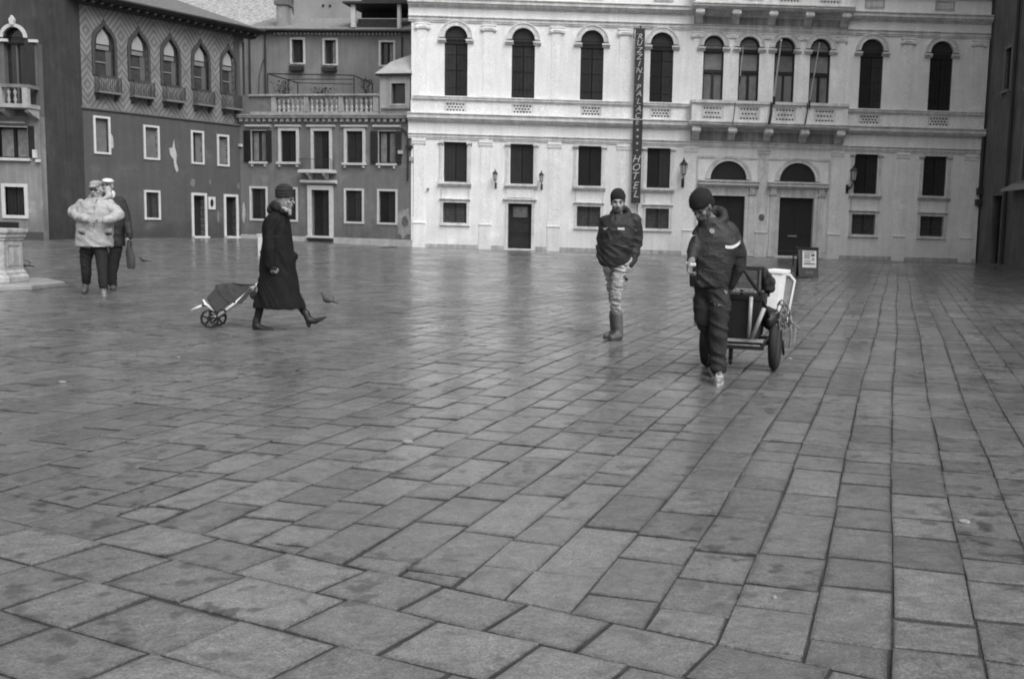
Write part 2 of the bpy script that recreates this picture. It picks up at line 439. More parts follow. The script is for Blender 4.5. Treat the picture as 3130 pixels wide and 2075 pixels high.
def wall_plate(mb, u0, u1, z0, z1, holes, th=.35): mb.prism(rect(u0, u1, z0, z1), 0, th, holes)

# ------------------------------------------------------------------ the white hotel
PA = Vector((-10.3, 45.0, 0)); PR = math.atan2(.4, 24.9)
pal = empty('hotel_palace', PA, PR, 'long white stone palace with arched shuttered windows and a central balcony', 'building')
UC = [1.93, 4.84, 7.82, 10.85]; UR = [20.0, 23.05]; UM = [13.1, 14.65, 16.2, 17.75]
holes = []
for u in UC + UR:
    holes += [arch(u - .5, u + .5, 6.6, 9.06), rect(u - .51, u + .51, 2.9, 4.62)]
    if abs(u - 4.84) > .1: holes.append(rect(u - .52, u + .52, 1.12, 2.0))
for u in UM: holes.append(arch(u - .445, u + .445, 6.6, 9.06))
holes.append(rect(4.27, 5.31, .03, 2.04))
PORT = [13.94, 17.0]
for u in PORT: holes += [rect(u - .76, u + .76, .05, 2.64), arch(u - .8, u + .8, 3.36, 3.365, 16)]
mb = MB(); wall_plate(mb, 0, 25.1, -.3, 10.5, holes, .42)
mb.box(0, 25.1, 14.5, 14.7, -.3, 14.6); mb.box(0, .42, .43, 14.49, -.3, 14.6); mb.box(24.68, 25.1, .43, 14.49, -.3, 14.6)
hol2 = [rect(u - .5, u + .5, 11.9, 13.8) for u in UC + UR + UM]
mb.prism(rect(0, 25.1, 10.503, 14.6), 0, .42, hol2)
mb.build('wall', stone, pal)
MB().box(.43, 24.67, 1.6, 1.7, -.3, 14.4).build('dark_interior', dark, pal)
MB().add([(-.4,-.5,14.6),(25.5,-.5,14.6),(25.5,15.1,14.6),(-.4,15.1,14.6),(3,6,17.2),(22,6,17.2),(22,9,17.2),(3,9,17.2)],[(0,3,2,1),(0,1,5,4),(1,2,6,5),(2,3,7,6),(3,0,4,7),(4,5,6,7)]).build('roof', tile, pal)
def entabl(nm, u0, u1, prof, M=trim): return MB().mould(u0, u1, prof).build(nm, M, pal)
BU0, BU1 = 12.15, 18.93
def cornice(z0, zl, zf, z1, h=.3):
    "architrave, frieze and projecting cornice between heights"
    return [[(.0, z0), (-.05, z0), (-.05, z0 + .05), (-.08, z0 + .07), (-.08, zl - .05), (-.13, zl - .03), (-.13, zl), (0, zl)],
            [(0, zl + .002), (-.05, zl + .002), (-.05, zf - .002), (0, zf - .002)],
            [(0, zf), (-.09, zf), (-.12, zf + .06), (-.22, zf + .09), (-.24, zf + .15), (-h, zf + .17), (-h, z1 - .08), (-h - .05, z1 - .03), (-h - .05, z1), (0, z1 + .05)]]
for nm, zs in (('lower_cornice', (4.74, 4.97, 5.44, 5.82)), ('upper_cornice', (9.70, 9.94, 10.30, 10.66))):
    for p, M, q in zip(cornice(*zs), (trim, stone, trim), ('architrave', 'frieze', 'cornice')):
        MB().mould(-.12, 25.12, p).build(q, M, pal)
# parapet band with rails
par = MB()
for a, b, z0, z1 in ((0, BU0 - .02, 5.83, 6.36), (BU1 + .02, 25.05, 5.83, 6.36)):
    hs = []
    for u in UC + UR:
        if a < u < b:
            hs.append(rect(u - .47, u + .47, 5.93, 6.30))
    par.prism(rect(a, b, z0, z1), -.12, -.002, hs)
par.build('parapet', stone, pal, split=True)
rl = MB()
pr = [(0, 6.361), (-.15, 6.361), (-.15, 6.40), (-.21, 6.43), (-.21, 6.50), (-.24, 6.52), (-.24, 6.55), (0, 6.58)]
rl.mould(.1, BU0 - .02, pr); rl.mould(BU1 + .02, 24.98, pr); rl.build('parapet_rail', trim, pal, split=True)
def pierced(u, z0, z1, y0, y1, hw=.42):
    hs = []; r = .044
    for j in range(3):
        z = z0 + (z1 - z0) * (j + .5) / 3
        k = 5 if j % 2 else 6
        for i in range(k):
            x = u + (i - (k - 1) / 2) * hw * 2 / 6.2; hs.append([(x + r * math.cos(t * math.pi / 4), z + r * math.sin(t * math.pi / 4)) for t in range(8)])
            if i < k - 1:
                x2 = x + hw / 6.2; hs.append([(x2 + .012 * math.cos(t * math.pi / 3), z + .012 * math.sin(t * math.pi / 3)) for t in range(6)])
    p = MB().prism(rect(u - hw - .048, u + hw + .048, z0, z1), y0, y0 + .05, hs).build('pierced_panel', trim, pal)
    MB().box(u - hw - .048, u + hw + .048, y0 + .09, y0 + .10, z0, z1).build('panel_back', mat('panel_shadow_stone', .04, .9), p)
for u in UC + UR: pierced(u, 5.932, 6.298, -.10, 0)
# the small top parapet panels
for u in UC + UR:
    p = MB().ring(rect(u - .42, u + .42, 10.85, 11.25), rect(u - .34, u + .34, 10.9, 11.2), -.04, -.002)
    for i in range(7):
        for j in range(3): p.box(u - .3 + i * .09, u - .25 + i * .09, -.03, -.002, 10.93 + j * .09, 10.97 + j * .09)
    p.build('relief_panel', dirty, pal)
MB().mould(0, 25.1, [(0, 11.35), (-.12, 11.35), (-.16, 11.42), (-.16, 11.5), (0, 11.54)]).build('top_rail', trim, pal)
# arched windows
def arched(u, hw, kind):
    zs = 9.06; a, b = u - hw, u + hw
    outer = [(a - .17, zs)] ; n = 16
    o = [(u + (hw + .17) * math.cos(math.pi * t / n), zs + (hw + .17) * math.sin(math.pi * t / n)) for t in range(n + 1)]
    i = [(u + hw * math.cos(math.pi * t / n), zs + hw * math.sin(math.pi * t / n)) for t in range(n + 1)]
    W = MB().ring(o, i, -.07, -.002)
    o2 = [(u + (hw + .23) * math.cos(math.pi * t / n), zs + (hw + .23) * math.sin(math.pi * t / n)) for t in range(n + 1)]
    o3 = [(u + (hw + .172) * math.cos(math.pi * t / n), zs + (hw + .172) * math.sin(math.pi * t / n)) for t in range(n + 1)]
    W.ring(o2, o3, -.10, -.003)
    for sx in (-1, 1):
        x = u + sx * (hw + .1)
        W.mould(min(x - .17, x + .17), max(x - .17, x + .17), [(.1, 8.84), (-.06, 8.84), (-.10, 8.90), (-.15, 8.93), (-.15, 9.0), (.1, 9.0)])
        W.box(min(u + sx * (hw - .05), u + sx * hw), max(u + sx * (hw - .05), u + sx * hw), -.04, .3, 8.85, 9.0)
    W = W.build('arched_window', trim, pal)
    if kind == 'shutter':
        for s_ in (-1, 1):
            x0, x1 = sorted((u + s_ * .012, u + s_ * (hw - .004)))
            sh = MB().box(x0, x1, .10, .15, 6.62, 8.80); wd = x1 - x0
            for k in range(3): sh.box(x0 + .02 + k * wd / 3, x0 + (k + 1) * wd / 3 - .012, .08, .099, 6.66, 8.76)
            for z in (7.0, 7.75, 8.4): sh.box(x0 + .03, x1 - .03, .06, .079, z - .035, z + .035)
            sh.build('shutter', shut, W)
        MB().prism(arch(a + .004, b - .004, 8.99, zs), .12, .16).build('fanlight', mat('fan_board', .022, .6), W)
        MB().box(a + .002, b - .002, .05, .2, 8.803, 8.985).build('transom', mat('transom_wood', .012, .6), W)
    else:
        MB().prism(arch(a + .002, b - .002, 6.62, zs), .26, .28).build('pane', glassm, W)
        f = MB()
        f.ring(arch(a + .004, b - .004, 6.62, zs), arch(a + .06, b - .06, 6.68, zs), .16, .25)
        f.box(a + .05, b - .05, .14, .25, 8.80, 8.97); f.box(a + .05, b - .05, .15, .25, 7.93, 8.07); f.box(u - .04, u + .04, .15, .25, 6.66, 7.93)
        f.build('casement', shut, W)
        bm_ = mat('roller_blind', .19, .8, .25, 3, .1) if kind != 'dark' else mat('grey_blind', .12, .8, .25, 3, .1)
        if kind != 'dark':
            for x0, x1 in ((a + .07, u - .07), (u + .07, b - .07)): curtain_sheet(W, x0, x1, .235, 6.7, 7.92, bm_)
        MB().box(a + .065, b - .065, .235, .245, 8.08, 8.79).build('blind', bm_, W)
        MB().prism(arch(a + .08, b - .08, 8.98, zs), .235, .245).build('blind', bm_, W)
    return W
for u in UC + UR: arched(u, .5, 'shutter')
for i, u in enumerate(UM): arched(u, .445, 'dark' if i == 2 else 'glass')
# oblong shuttered windows, their sills and caps
for u in UC + UR:
    W = MB()
    for sx in (-1, 1):
        x = u + sx * .62; W.mould(x - .12, x + .12, [(0, 4.5), (-.06, 4.5), (-.12, 4.56), (-.12, 4.64), (0, 4.64)])
        W.box(x - .06, x + .06, -.05, -.002, 2.9, 4.498); W.box(x - .07, x + .07, -.09, -.002, 2.89, 3.12)
    W.box(u - .5, u + .5, -.05, -.002, 4.625, 4.70)
    W = W.build('tall_window', trim, pal)
    closing(W, u - .51, u + .51, 2.9, 4.62, .25, 'shutter')
    MB().mould(u - .72, u + .72, [(.2, 2.70), (-.08, 2.70), (-.12, 2.76), (-.19, 2.80), (-.19, 2.89), (.2, 2.895)]).build('sill', trim, W)
    if abs(u - 4.84) > .1:
        w2 = MB().ring(rect(u - .64, u + .64, 1.03, 2.10), rect(u - .52, u + .52, 1.12, 2.0), -.04, .2)
        w2.mould(u - .68, u + .68, [(0, 2.101), (-.06, 2.101), (-.12, 2.14), (-.12, 2.18), (0, 2.2)]); w2.mould(u - .66, u + .66, [(0, .98), (-.05, .98), (-.09, 1.0), (-.09, 1.029), (0, 1.029)])
        for sx in (-1, 1): w2.box(u + sx * .6 - .04, u + sx * .6 + .04, -.03, -.002, 2.202, 2.698)
        w2 = w2.build('low_window', trim, pal); closing(w2, u - .52, u + .52, 1.12, 2.0, .25, 'grille')
# small door
d = door(pal, 'side_door', 4.27, 5.31, .03, 2.04, .12, trim, .05, .3, shut, False)
MB().ring(rect(4.45, 5.13, 1.42, 1.93), rect(4.47, 5.11, 1.44, 1.91), .16, .178).build('pane_frame', shut, d)
MB().box(4.472, 5.108, .17, .178, 1.442, 1.908).build('pane', mat('door_glass', .12, .25, .4, 4, .1), d)
MB().mould(4.05, 5.53, [(0, 2.161), (-.07, 2.161), (-.14, 2.2), (-.14, 2.25), (0, 2.27)]).build('door_cap', trim, d)
MB().box(4.2, 5.38, -.06, -.002, 2.3, 2.69).build('panel', stone, pal)
# portals
for k, u in enumerate(PORT):
    d = door(pal, 'portal', u - .76, u + .76, .05, 2.64, .16, trim, .08, .4, mat('portal_wood', .014, .45, .3, 5, .1), True)
    P_ = MB()
    for sx in (-1, 1):
        x = u + sx * 1.06; P_.box(x - .13, x + .13, -.10, -.002, .28, 2.68); P_.box(x - .17, x + .17, -.15, -.002, .02, .278)
        P_.mould(x - .17, x + .17, [(0, 2.681), (-.12, 2.681), (-.17, 2.73), (-.17, 2.80), (0, 2.80)])
        P_.box(x - .12, x + .12, -.20, -.002, 2.803, 3.02)
    P_.build('portal_pilaster', trim, d, split=True)
    MB().box(u - .92, u + .92, -.09, -.002, 2.803, 3.02).mould(u - 1.34, u + 1.34, [(0, 3.022), (-.2, 3.022), (-.25, 3.08), (-.36, 3.11), (-.36, 3.2), (-.42, 3.25), (-.42, 3.29), (0, 3.33)]).build('portal_hood', trim, d)
    n = 18
    R = lambda r: [(u + r * math.cos(math.pi * t / n), 3.36 + r * math.sin(math.pi * t / n)) for t in range(n + 1)]
    MB().ring(R(.94), R(.8), -.07, .2).ring(R(1.02), R(.942), -.11, -.002).build('lunette_arch', trim, d)
    g = MB()
    for t in range(-7, 8): x = t * .1; h = math.sqrt(.64 - x * x); g.tube([(u + x, .14, 3.36), (u + x, .14, 3.36 + h)], .008, 6)
    g.ring(R(.45), R(.43), .13, .15); g.build('lunette_grille', grille, d)
    MB().prism(arch(u - .79, u + .79, 3.362, 3.37, 16), .2, .22).build('lunette_glass', mat('lunette_dark', .02, .3), d)
    if k: MB().box(u - .28, u + .12, .27, .298, .93, .98).build('push_bar', mat('worn_brass', .35, .3, metal=.8), d)
    MB().ring([(u - 1.42, .3), (u + 1.42, .3), (u + 1.42, 4.36), (u - 1.42, 4.36)], [(u - 1.34, .301), (u + 1.34, .301), (u + 1.34, 4.27), (u - 1.34, 4.27)], -.05, -.003).build('portal_border', trim, d)
MB().lathe((15.47, -.03, 1.75), [(.14, -.03), (.14, .03)], 16, 'y').lathe((15.47, -.08, 1.75), [(.05, -.03), (.08, .03)], 12, 'y').build('bronze_boss', mat('old_bronze', .16, .5, .4, 8), pal)
# pilasters
up = MB(); lo = MB()
UP = [.5, 3.35, 6.3, 9.25, 12.38, 13.87, 15.42, 16.97, 18.65, 21.55, 24.65]
for i, u in enumerate(UP):
    nar = .17 if 4 <= i <= 8 else .24
    p = MB().box(u - nar, u + nar, -.02, -.002, 6.75, 9.36).box(u - nar - .04, u + nar + .04, -.045, -.001, 6.585, 6.748)
    p.box(u - nar - .07, u + nar + .07, -.11, -.002, 9.58, 9.66)
    for sx in (-1, 1):
        p.lathe((u + sx * (nar + .02), -.06, 9.46), [(.085, -.045), (.095, 0), (.085, .055)], 14, 'y'); p.lathe((u + sx * (nar + .02), -.12, 9.46), [(.03, -.02), (.035, .02)], 8, 'y')
    p.mould(u - nar, u + nar, [(0, 9.40), (-.07, 9.40), (-.11, 9.5), (-.09, 9.575), (0, 9.575)])
    p.build('ionic_pilaster', stone, pal)
for u in (.35, 3.27, 6.28, 9.3, 12.25, 15.47, 18.7, 21.6, 24.6):
    p = MB().box(u - .24, u + .24, -.022, -.002, 1.33, 4.48); p.mould(u - .3, u + .3, [(0, 4.481), (-.04, 4.481), (-.06, 4.54), (-.06, 4.60), (-.09, 4.63), (-.09, 4.735), (0, 4.735)])
    p.box(u - .26, u + .26, -.045, -.002, .2, 1.02); p.mould(u - .28, u + .28, [(0, 1.021), (-.05, 1.021), (-.075, 1.06), (-.075, 1.10), (-.05, 1.14), (-.035, 1.328), (0, 1.328)]); p.box(u - .28, u + .28, -.07, -.002, -.02, .198)
    p.build('pilaster', stone if u != 15.47 else trim, pal)
MB().box(0, 4.1, -.04, -.003, -.05, .17).box(5.5, 12.4, -.04, -.003, -.05, .17).box(18.5, 25.1, -.04, -.003, -.05, .17).build('plinth', dirty, pal, split=True)
# balconies
def balcony(zb, zt, full):
    y1 = -.86
    sl = MB().mould(BU0 - .08, BU1 + .08, [(0, zb), (y1 + .14, zb), (y1 + .08, zb + .05), (y1, zb + .08), (y1, zb + .14), (y1 - .05, zb + .17), (y1 - .05, zb + .22), (0, zb + .22)])
    B = sl.build('balcony', trim, pal)
    for i in range(5):
        u = BU0 + .26 + i * (BU1 - BU0 - .52) / 4
        c = MB(); pf = [(-.02, zb - .002), (y1 + .16, zb - .002), (y1 + .1, zb - .06), (y1 + .1, zb - .20), (y1 + .16, zb - .27), (y1 + .26, zb - .29), (y1 + .45, zb - .26), (-.22, zb - .36), (-.12, zb - .52), (-.02, zb - .56)]
        c.mould(u - .16, u + .16, pf); c.lathe((u, y1 + .2, zb - .15), [(.11, -.19), (.11, .19)], 12, 'x'); c.build('corbel', trim, B)
    if full:
        cen = UM; edges = [BU0 + .1, 13.87, 15.42, 16.97, BU1 - .1]
        for i in range(4):
            a, b = edges[i] + .07, edges[i + 1] - .07; u = (a + b) / 2
            f = MB().ring(rect(a, b, zb + .222, zt - .21), rect(u - .47, u + .47, zb + .28, zt - .24), y1 + .04, y1 + .14); f.build('balcony_panel', stone, B)
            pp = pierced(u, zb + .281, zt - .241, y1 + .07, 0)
        for u in edges: MB().box(u - .068, u + .068, y1 + .01, y1 + .17, zb + .222, zt - .21).build('balcony_post', stone, B)
        MB().mould(BU0, BU1, [(y1 + .2, zt - .208), (y1 + .02, zt - .208), (y1 + .02, zt - .15), (y1 - .05, zt - .12), (y1 - .05, zt), (y1 + .2, zt + .01)]).build('balcony_rail', trim, B)
        for u in (BU0 + .06, BU1 - .06): MB().box(u - .06, u + .06, y1 + .18, -.14, zb + .222, zt - .21).box(u - .09, u + .09, y1 + .21, -.14, zt - .208, zt).build('balcony_return', stone, B)
    return B
balcony(5.56, 6.66, True); balcony(10.50, 11.7, True)
MB().box(BU0 + .05, BU1 - .05, -.058, -.051, 4.99, 5.42).build('sooted_shaded_frieze', mat('sooted_shaded_stone', .34, .9, .3, 2, .3, 20, streak=.4), pal)  # soot, with part of the balcony's shade put into the colour
MB().box(BU0 + .05, BU1 - .05, -.058, -.051, 9.96, 10.28).build('sooted_shaded_frieze', mat('sooted_shaded_stone', .20), pal)  # soot and painted shade again, below the upper balcony
# downpipe at the right corner
MB().tube([(25.18, -.12, 14), (25.18, -.12, 5.9), (25.06, -.14, 5.7), (25.06, -.14, 3.25)], .075, 10).box(24.93, 25.22, -.3, -.02, 3.0, 3.3).box(24.9, 25.2, -.3, -.02, 2.55, 2.8).build('downpipe', mat('pipe_copper', .035, .5), pal)
MB().tube([(.75, -.12, 2.55), (.75, -.02, 2.55)], .05, 10).build('vent_cap', mat('vent_metal', .15, .5), pal)

# wall lamps
def wall_lamp(u, z, sc, yaw=0):
    "z: underside of the lantern"
    r = empty('wall_lamp', PA + Matrix.Rotation(PR, 3, 'Z') @ Vector((u, -.02, z)), PR + yaw)
    y = -.36 * sc; s = sc
    MB().tube([(0, 0, -.22*s), (0, -.06*s, -.30*s), (0, -.20*s, -.27*s), (0, -.33*s, -.12*s), (0, y, -.03*s)], .022 * s, 8).tube([(0, 0, -.42*s), (0, -.03*s, -.33*s), (0, -.10*s, -.24*s)], .016*s, 8).box(-.05*s, .05*s, -.02*s, .02, -.48*s, -.15*s).ell((0, -.1*s, -.27*s), (.05*s, .05*s, .05*s), 8).build('bracket', iron, r)
    f = MB(); b, t, h = .085 * s, .15 * s, .36 * s
    for a in range(6):
        c0, s0 = math.cos(a * math.pi / 3), math.sin(a * math.pi / 3)
        f.tube([(b * c0, y + b * s0, 0), (t * c0, y + t * s0, h)], .009 * s, 6)
    for rr, zz in ((b, 0), (t, h)): f.tube([(rr * math.cos(a * math.pi / 3), y + rr * math.sin(a * math.pi / 3), zz) for a in range(6)], .012 * s, 6, True)
    f.lathe((0, y, -.05 * s), [(.02*s, 0), (.09*s, .05*s)], 8); f.build('lantern_frame', iron, r)
    MB().lathe((0, y, h), [(.19*s, 0), (.17*s, .02*s), (.10*s, .10*s), (.05*s, .13*s), (.06*s, .17*s), (.02*s, .2*s), (.012*s, .28*s)], 6).build('lantern_roof', iron, r)
    gl = mat('lantern_glass', .45, .15, .1, 3, 0)
    MB().lathe((0, y, .012 * s), [((b - .012) , 0), ((t - .014), h - .02)], 6).build('lantern_glass', gl, r)
    return r
for u, z, sc, yaw, lb in ((3.72, 3.03, .75, 0, 'small iron wall lantern left of the shuttered window above the single dark door'),
                     (5.74, 3.03, .75, 0, 'small iron wall lantern right of the shuttered window above the single dark door'),
                     (11.93, 3.5, 1.15, 0, 'large iron wall lantern between the hotel banner and the left portal'),
                     (19.2, 3.45, 1.15, rad(28), 'large iron wall lantern right of the right portal, overlapping a shuttered window')):
    tag(wall_lamp(u, z, sc, yaw), lb, 'lamp', 'iron wall lanterns on the white palace')

# banner
def PW(u, y, z): return PA + Matrix.Rotation(PR, 3, 'Z') @ Vector((u, y, z))
sg = empty('hotel_sign', PW(9.88, -.3, 2.2), PR, 'tall narrow dark banner with white letters reading RUZZINI PALACE HOTEL', 'sign')
Z0 = 0; Z1 = 7.4
MB().box(-.205, .205, -.03, .03, 0, Z1).build('sign_board', mat('banner_cloth', .035, .7, .15, 2, .1), sg, bevel=.008)
MB().box(-.29, .23, -.025, .025, Z1 + .003, Z1 + .05).tube([(0, .29, Z1 + .02), (0, .0, Z1 + .02)], .02, 6).tube([(0, 0, Z1 + .05), (.0, 0, Z1 + .16)], .03, 6).box(-.29, -.25, -.02, .02, Z1 - .4, Z1).build('sign_bracket', iron, sg)
MB().tube([(.1, .29, -.06), (.1, 0, -.06)], .018, 6).tube([(.02, 0, -.06), (.14, 0, -.06)], .018, 6).tube([(.08, 0, -.06), (.08, .02, -.42)], .02, 6).build('lower_bracket', iron, sg)
def zl(py): return 7.38 - (py - 95) / 1415 * 7.36
letm = mat('sign_lettering', .5, .7, .1)
fb = MB()
def glyph(ch, z, size):
    cu = D.curves.new('g', 'FONT'); cu.body = ch; cu.align_x = 'CENTER'; cu.align_y = 'CENTER'; cu.size = size; cu.shear = .32; cu.offset = -.002 * size; cu.extrude = .004; cu.resolution_u = 3
    o = D.objects.new('g', cu); me = D.meshes.new_from_object(o.evaluated_get(bpy.context.evaluated_depsgraph_get()) if False else o)
    vs = [v.co.copy() for v in me.vertices]
    if vs:
        zz = [v.y for v in vs]; xx = [v.x for v in vs]; cy = (max(zz) + min(zz)) / 2; cx = (max(xx) + min(xx)) / 2
        fb.add([(v.x - cx, -.036 - v.z, z + v.y - cy) for v in vs], [tuple(p.vertices) for p in me.polygons])
        # calligraphic hairline swashes
        h = (max(zz) - min(zz)) / 2; wx = (max(xx) - min(xx)) / 2
        if ch not in 'OCI*':
            fb.tube([(-wx - .05, -.038, z + h * .55), (-wx - .03, -.038, z + h * .85), (-wx + .03, -.038, z + h * .95)], .007, 5)
        if ch in 'RNLAH': fb.tube([(wx - .03, -.038, z - h * .95), (wx + .03, -.038, z - h), (wx + .055, -.038, z - h * .75)], .007, 5)
    D.objects.remove(o)
for ch, py in zip('RUZZINIPALACE', (148, 200, 258, 312, 368, 422, 480, 557, 608, 672, 732, 790, 842)): glyph(ch, zl(py), .33)
for ch, py in zip('HOTEL', (1145, 1215, 1287, 1365, 1436)): glyph(ch, zl(py), .44)
for py in (908, 963, 1018, 1075):
    r_ = .07 if py < 1070 else .05
    pts = [(r_ * (1 if i % 2 == 0 else .42) * math.sin(i * math.pi / 5), zl(py) + r_ * (1 if i % 2 == 0 else .42) * math.cos(i * math.pi / 5)) for i in range(10)]
    fb.prism(pts[::-1], -.042, -.031)
fb.build('lettering', letm, sg)

# flagpoles leaning out from the balcony
poles = []
for (x0, y0, x1, y1, Y0, Y1, lb, rr) in ((2366, 298, 2388, 125, 44.35, 43.4, 'thick white flagpole leaning across the third balcony window', .045),
                                 (2475, 310, 2505, 135, 44.35, 43.5, 'slim grey flagpole leaning across the fourth balcony window', .03),
                                 (2262, 235, 2272, 145, 44.6, 44.3, 'short thin flagpole beside the second balcony window', .022)):
    a, b = at(x0, y0, Y0), at(x1, y1, Y1); r = empty('flagpole', a, 0, lb, 'flagpole', 'flagpoles on the palace balcony'); v = b - a
    MB().tube([(0, 0, 0), v * .5, v], [rr, rr * .9, rr * .6], 8).build('pole', mat('pole_paint', .5 if rr > .04 else .3, .6), r); MB().ell(v, (rr, rr, rr * 1.2), 8).build('finial', mat('pole_paint', .5), r)
    MB().lathe((0, 0, -.3), [(rr * 1.3, 0), (rr * 1.3, .34)], 10).build('socket', iron, r)
# cables and a strap hanging down the balcony front
for px, w_ in ((2243, .02), (2355, .06), (2465, .03)):
    a = at(px + 4, 315, 44.18); b = at(px - 4, 380, 44.1)
    c = MB().tube([a, a.lerp(b, .5) + Vector((.02, -.03, 0)), b], w_, 6).build('hanging_cable', mat('black_cable', .03, .6)); tag(c, {2243: 'thin dark cable hanging over the balcony between its first and second panels', 2355: 'thick dark strap hanging over the balcony at its middle post', 2465: 'thin dark cable hanging over the balcony between its third and fourth panels'}[px], 'cable', 'cables hanging down the balcony front')

# ------------------------------------------------------------------ centre house with roof terrace
CA = Vector((-18.706, 47.3, 0)); CB = Vector((-10.213, 45.0, 0)); CR = math.atan2(CB.y - CA.y, CB.x - CA.x)
cen = empty('terrace_house', CA, CR, 'grey plastered house with a balustraded roof terrace, joined to the white palace', 'building')
holes = []
ups = [(.62, 1.4), (2.18, 2.98), (3.86, 4.67), (5.54, 6.34), (7.12, 7.95)]
for i, (a, b) in enumerate(ups): holes.append(rect(a, b, 3.34 if i == 2 else 3.64, 5.03))
los = [(.58, 1.35), (2.15, 2.93), (5.48, 6.3), (7.14, 7.96)]
for a, b in los: holes.append(rect(a, b, 1.04, 2.42))
holes.append(rect(3.74, 4.65, .32, 2.41))
mb = MB(); wall_plate(mb, 0, 8.82, -.1, 5.5, holes, .35); mb.box(0, .3, .36, 7.5, -.1, 5.6).box(8.5, 8.8, .36, 7.5, -.1, 5.6)
mb.build('wall', stucA, cen)
MB().box(.31, 8.49, 1.2, 1.3, -.1, 5.4).build('dark_interior', dark, cen)
MB().box(.0, 8.8, .1, 7.5, 5.66, 5.74).build('terrace_floor', mat('terrace_slab', .2), cen)
for i, (a, b) in enumerate(ups):
    if i in (0, 4):
        W = win_rect(cen, 'shuttered_window', a, b, 3.64, 5.03, .02, whitefr, .02, .2, 'glass')
        for x0, x1 in ((a - .38, a - .02), (b + .02, b + .30)):
            s = MB().box(x0, x1, -.06, -.024, 3.62, 5.03)
            for k in range(18): s.box(x0 + .03, x1 - .03, -.07, -.061, 3.68 + k * .073, 3.72 + k * .073)
            s.build('open_shutter', shut, W)
    elif i == 2: W = win_rect(cen, 'balcony_window', a, b, 3.34, 5.03, .13, whitefr, .05, .2, 'shutter', False)
    else: W = win_rect(cen, 'shuttered_window', a, b, 3.64, 5.03, .13, whitefr, .05, .2, 'shutter')
    c = (a + b) / 2; hw = .66 if i != 2 else .72
    MB().mould(c - hw, c + hw, [(0, 5.18), (-.05, 5.18), (-.12, 5.22), (-.12, 5.28), (0, 5.3)]).build('window_cap', whitefr, W)
for a, b in los: win_rect(cen, 'ground_window', a, b, 1.04, 2.42, .09, whitefr, .04, .2, 'shutter', False)
d = door(cen, 'front_door', 3.74, 4.65, .32, 2.41, .2, whitefr, .06, .3, shut, True)
MB().mould(3.25, 5.05, [(0, 2.69), (-.1, 2.69), (-.2, 2.74), (-.2, 2.83), (0, 2.86)]).build('door_hood', whitefr, d)
MB().ell((4.2, -.02, 2.55), (.16, .05, .06), 10).build('door_badge', peel, d)
bl = MB().box(3.3, 5.02, -.42, -.001, 3.16, 3.27).box(3.34, 4.98, -.38, -.001, 3.271, 3.3)
for x in (3.68, 4.5): bl.mould(x, x + .13, [(-.001, 3.158), (-.36, 3.158), (-.36, 3.08), (-.2, 3.0), (-.1, 2.87), (-.001, 2.87)])
bl = bl.build('small_balcony', whitefr, cen)
rr = MB()
for k in range(19): x = 3.36 + k * .088; rr.tube([(x, -.38, 3.3), (x, -.38, 3.75)], .007, 5)
rr.box(3.34, 4.96, -.395, -.37, 3.75, 3.775)
for k in range(4):
    for x in (3.36, 4.94): rr.tube([(x, -.1 - k * .08, 3.3), (x, -.1 - k * .08, 3.75)], .007, 5)
rr.build('railing', iron, bl)
MB().box(0, 3.52, -.06, -.002, -.05, .30).box(4.87, 8.8, -.06, -.002, -.05, .31).build('plinth', mat('plinth_stone', .34, .85, .25, 3, .3), cen, split=True)
# bare render patches near the right corner
def patch(root, pts, name='bare_patch', M=peel, y=-.012):
    return MB().prism(pts, y, -.001).build(name, M, root)
def rough_poly(cx, cz, rx, rz, seed, n=18):
    r = random.Random(seed); return [(cx + rx * math.cos(2*math.pi*i/n) * r.uniform(.65, 1.1), cz + rz * math.sin(2*math.pi*i/n) * r.uniform(.65, 1.1)) for i in range(n)]
patch(cen, rough_poly(8.38, 1.05, .4, .78, 4), M=mat('worn_render', .24, .9, .3, 5, .3)); patch(cen, rough_poly(8.42, 1.1, .2, .28, 9), 'damp_spot', mat('damp_brick', .10, .9, .4, 9, .3), -.02)
patch(cen, rough_poly(.15, 1.3, .1, .5, 12))
# cornice with dentils
MB().mould(0, 8.6, [(0, 5.56), (-.16, 5.56), (-.22, 5.6), (-.22, 5.66), (-.26, 5.69), (-.26, 5.74), (0, 5.76)]).build('cornice', mat('terrace_stone', .34, .85, .25, 3, .3, streak=.3), cen)
dn = MB()
for k in range(28): dn.box(.1 + k * .305, .25 + k * .305, -.15, -.002, 5.43, 5.555)
dn.build('dentil', mat('terrace_stone', .34), cen, split=True)
T = mat('terrace_stone', .34)
MB().box(.55, 7.1, .02, .22, 5.765, 5.88).mould(.55, 7.1, [(.24, 6.54), (-.02, 6.54), (-.06, 6.58), (-.06, 6.65), (.24, 6.67)]).build('balustrade_rail', T, cen)
pp = MB()
for x in (1.68, 3.36, 5.12, 6.84): pp.box(x, x + .22, .0, .22, 5.882, 6.538)
pp.build('balustrade_post', T, cen, split=True)
MB().box(.0, 1.67, .04, .2, 5.765, 6.63).build('parapet_panel', stucA, cen)
proto = None
for a, b in ((1.92, 3.34), (3.6, 5.1), (5.36, 6.82)):
    for k in range(6):
        x = a + (b - a) * (k + .5) / 6
        if proto is None:
            proto = MB().lathe((0, 0, 0), [(.07, 0), (.07, .04), (.035, .06), (.075, .14), (.085, .19), (.05, .27), (.03, .31), (.05, .37), (.085, .45), (.075, .51), (.035, .59), (.07, .61), (.07, .655)], 10).build('baluster', T, cen, True, loc=(x, .11, 5.882))
        else: c = proto.copy(); col.objects.link(c); c.parent = cen; c.location = (x, .11, 5.882)
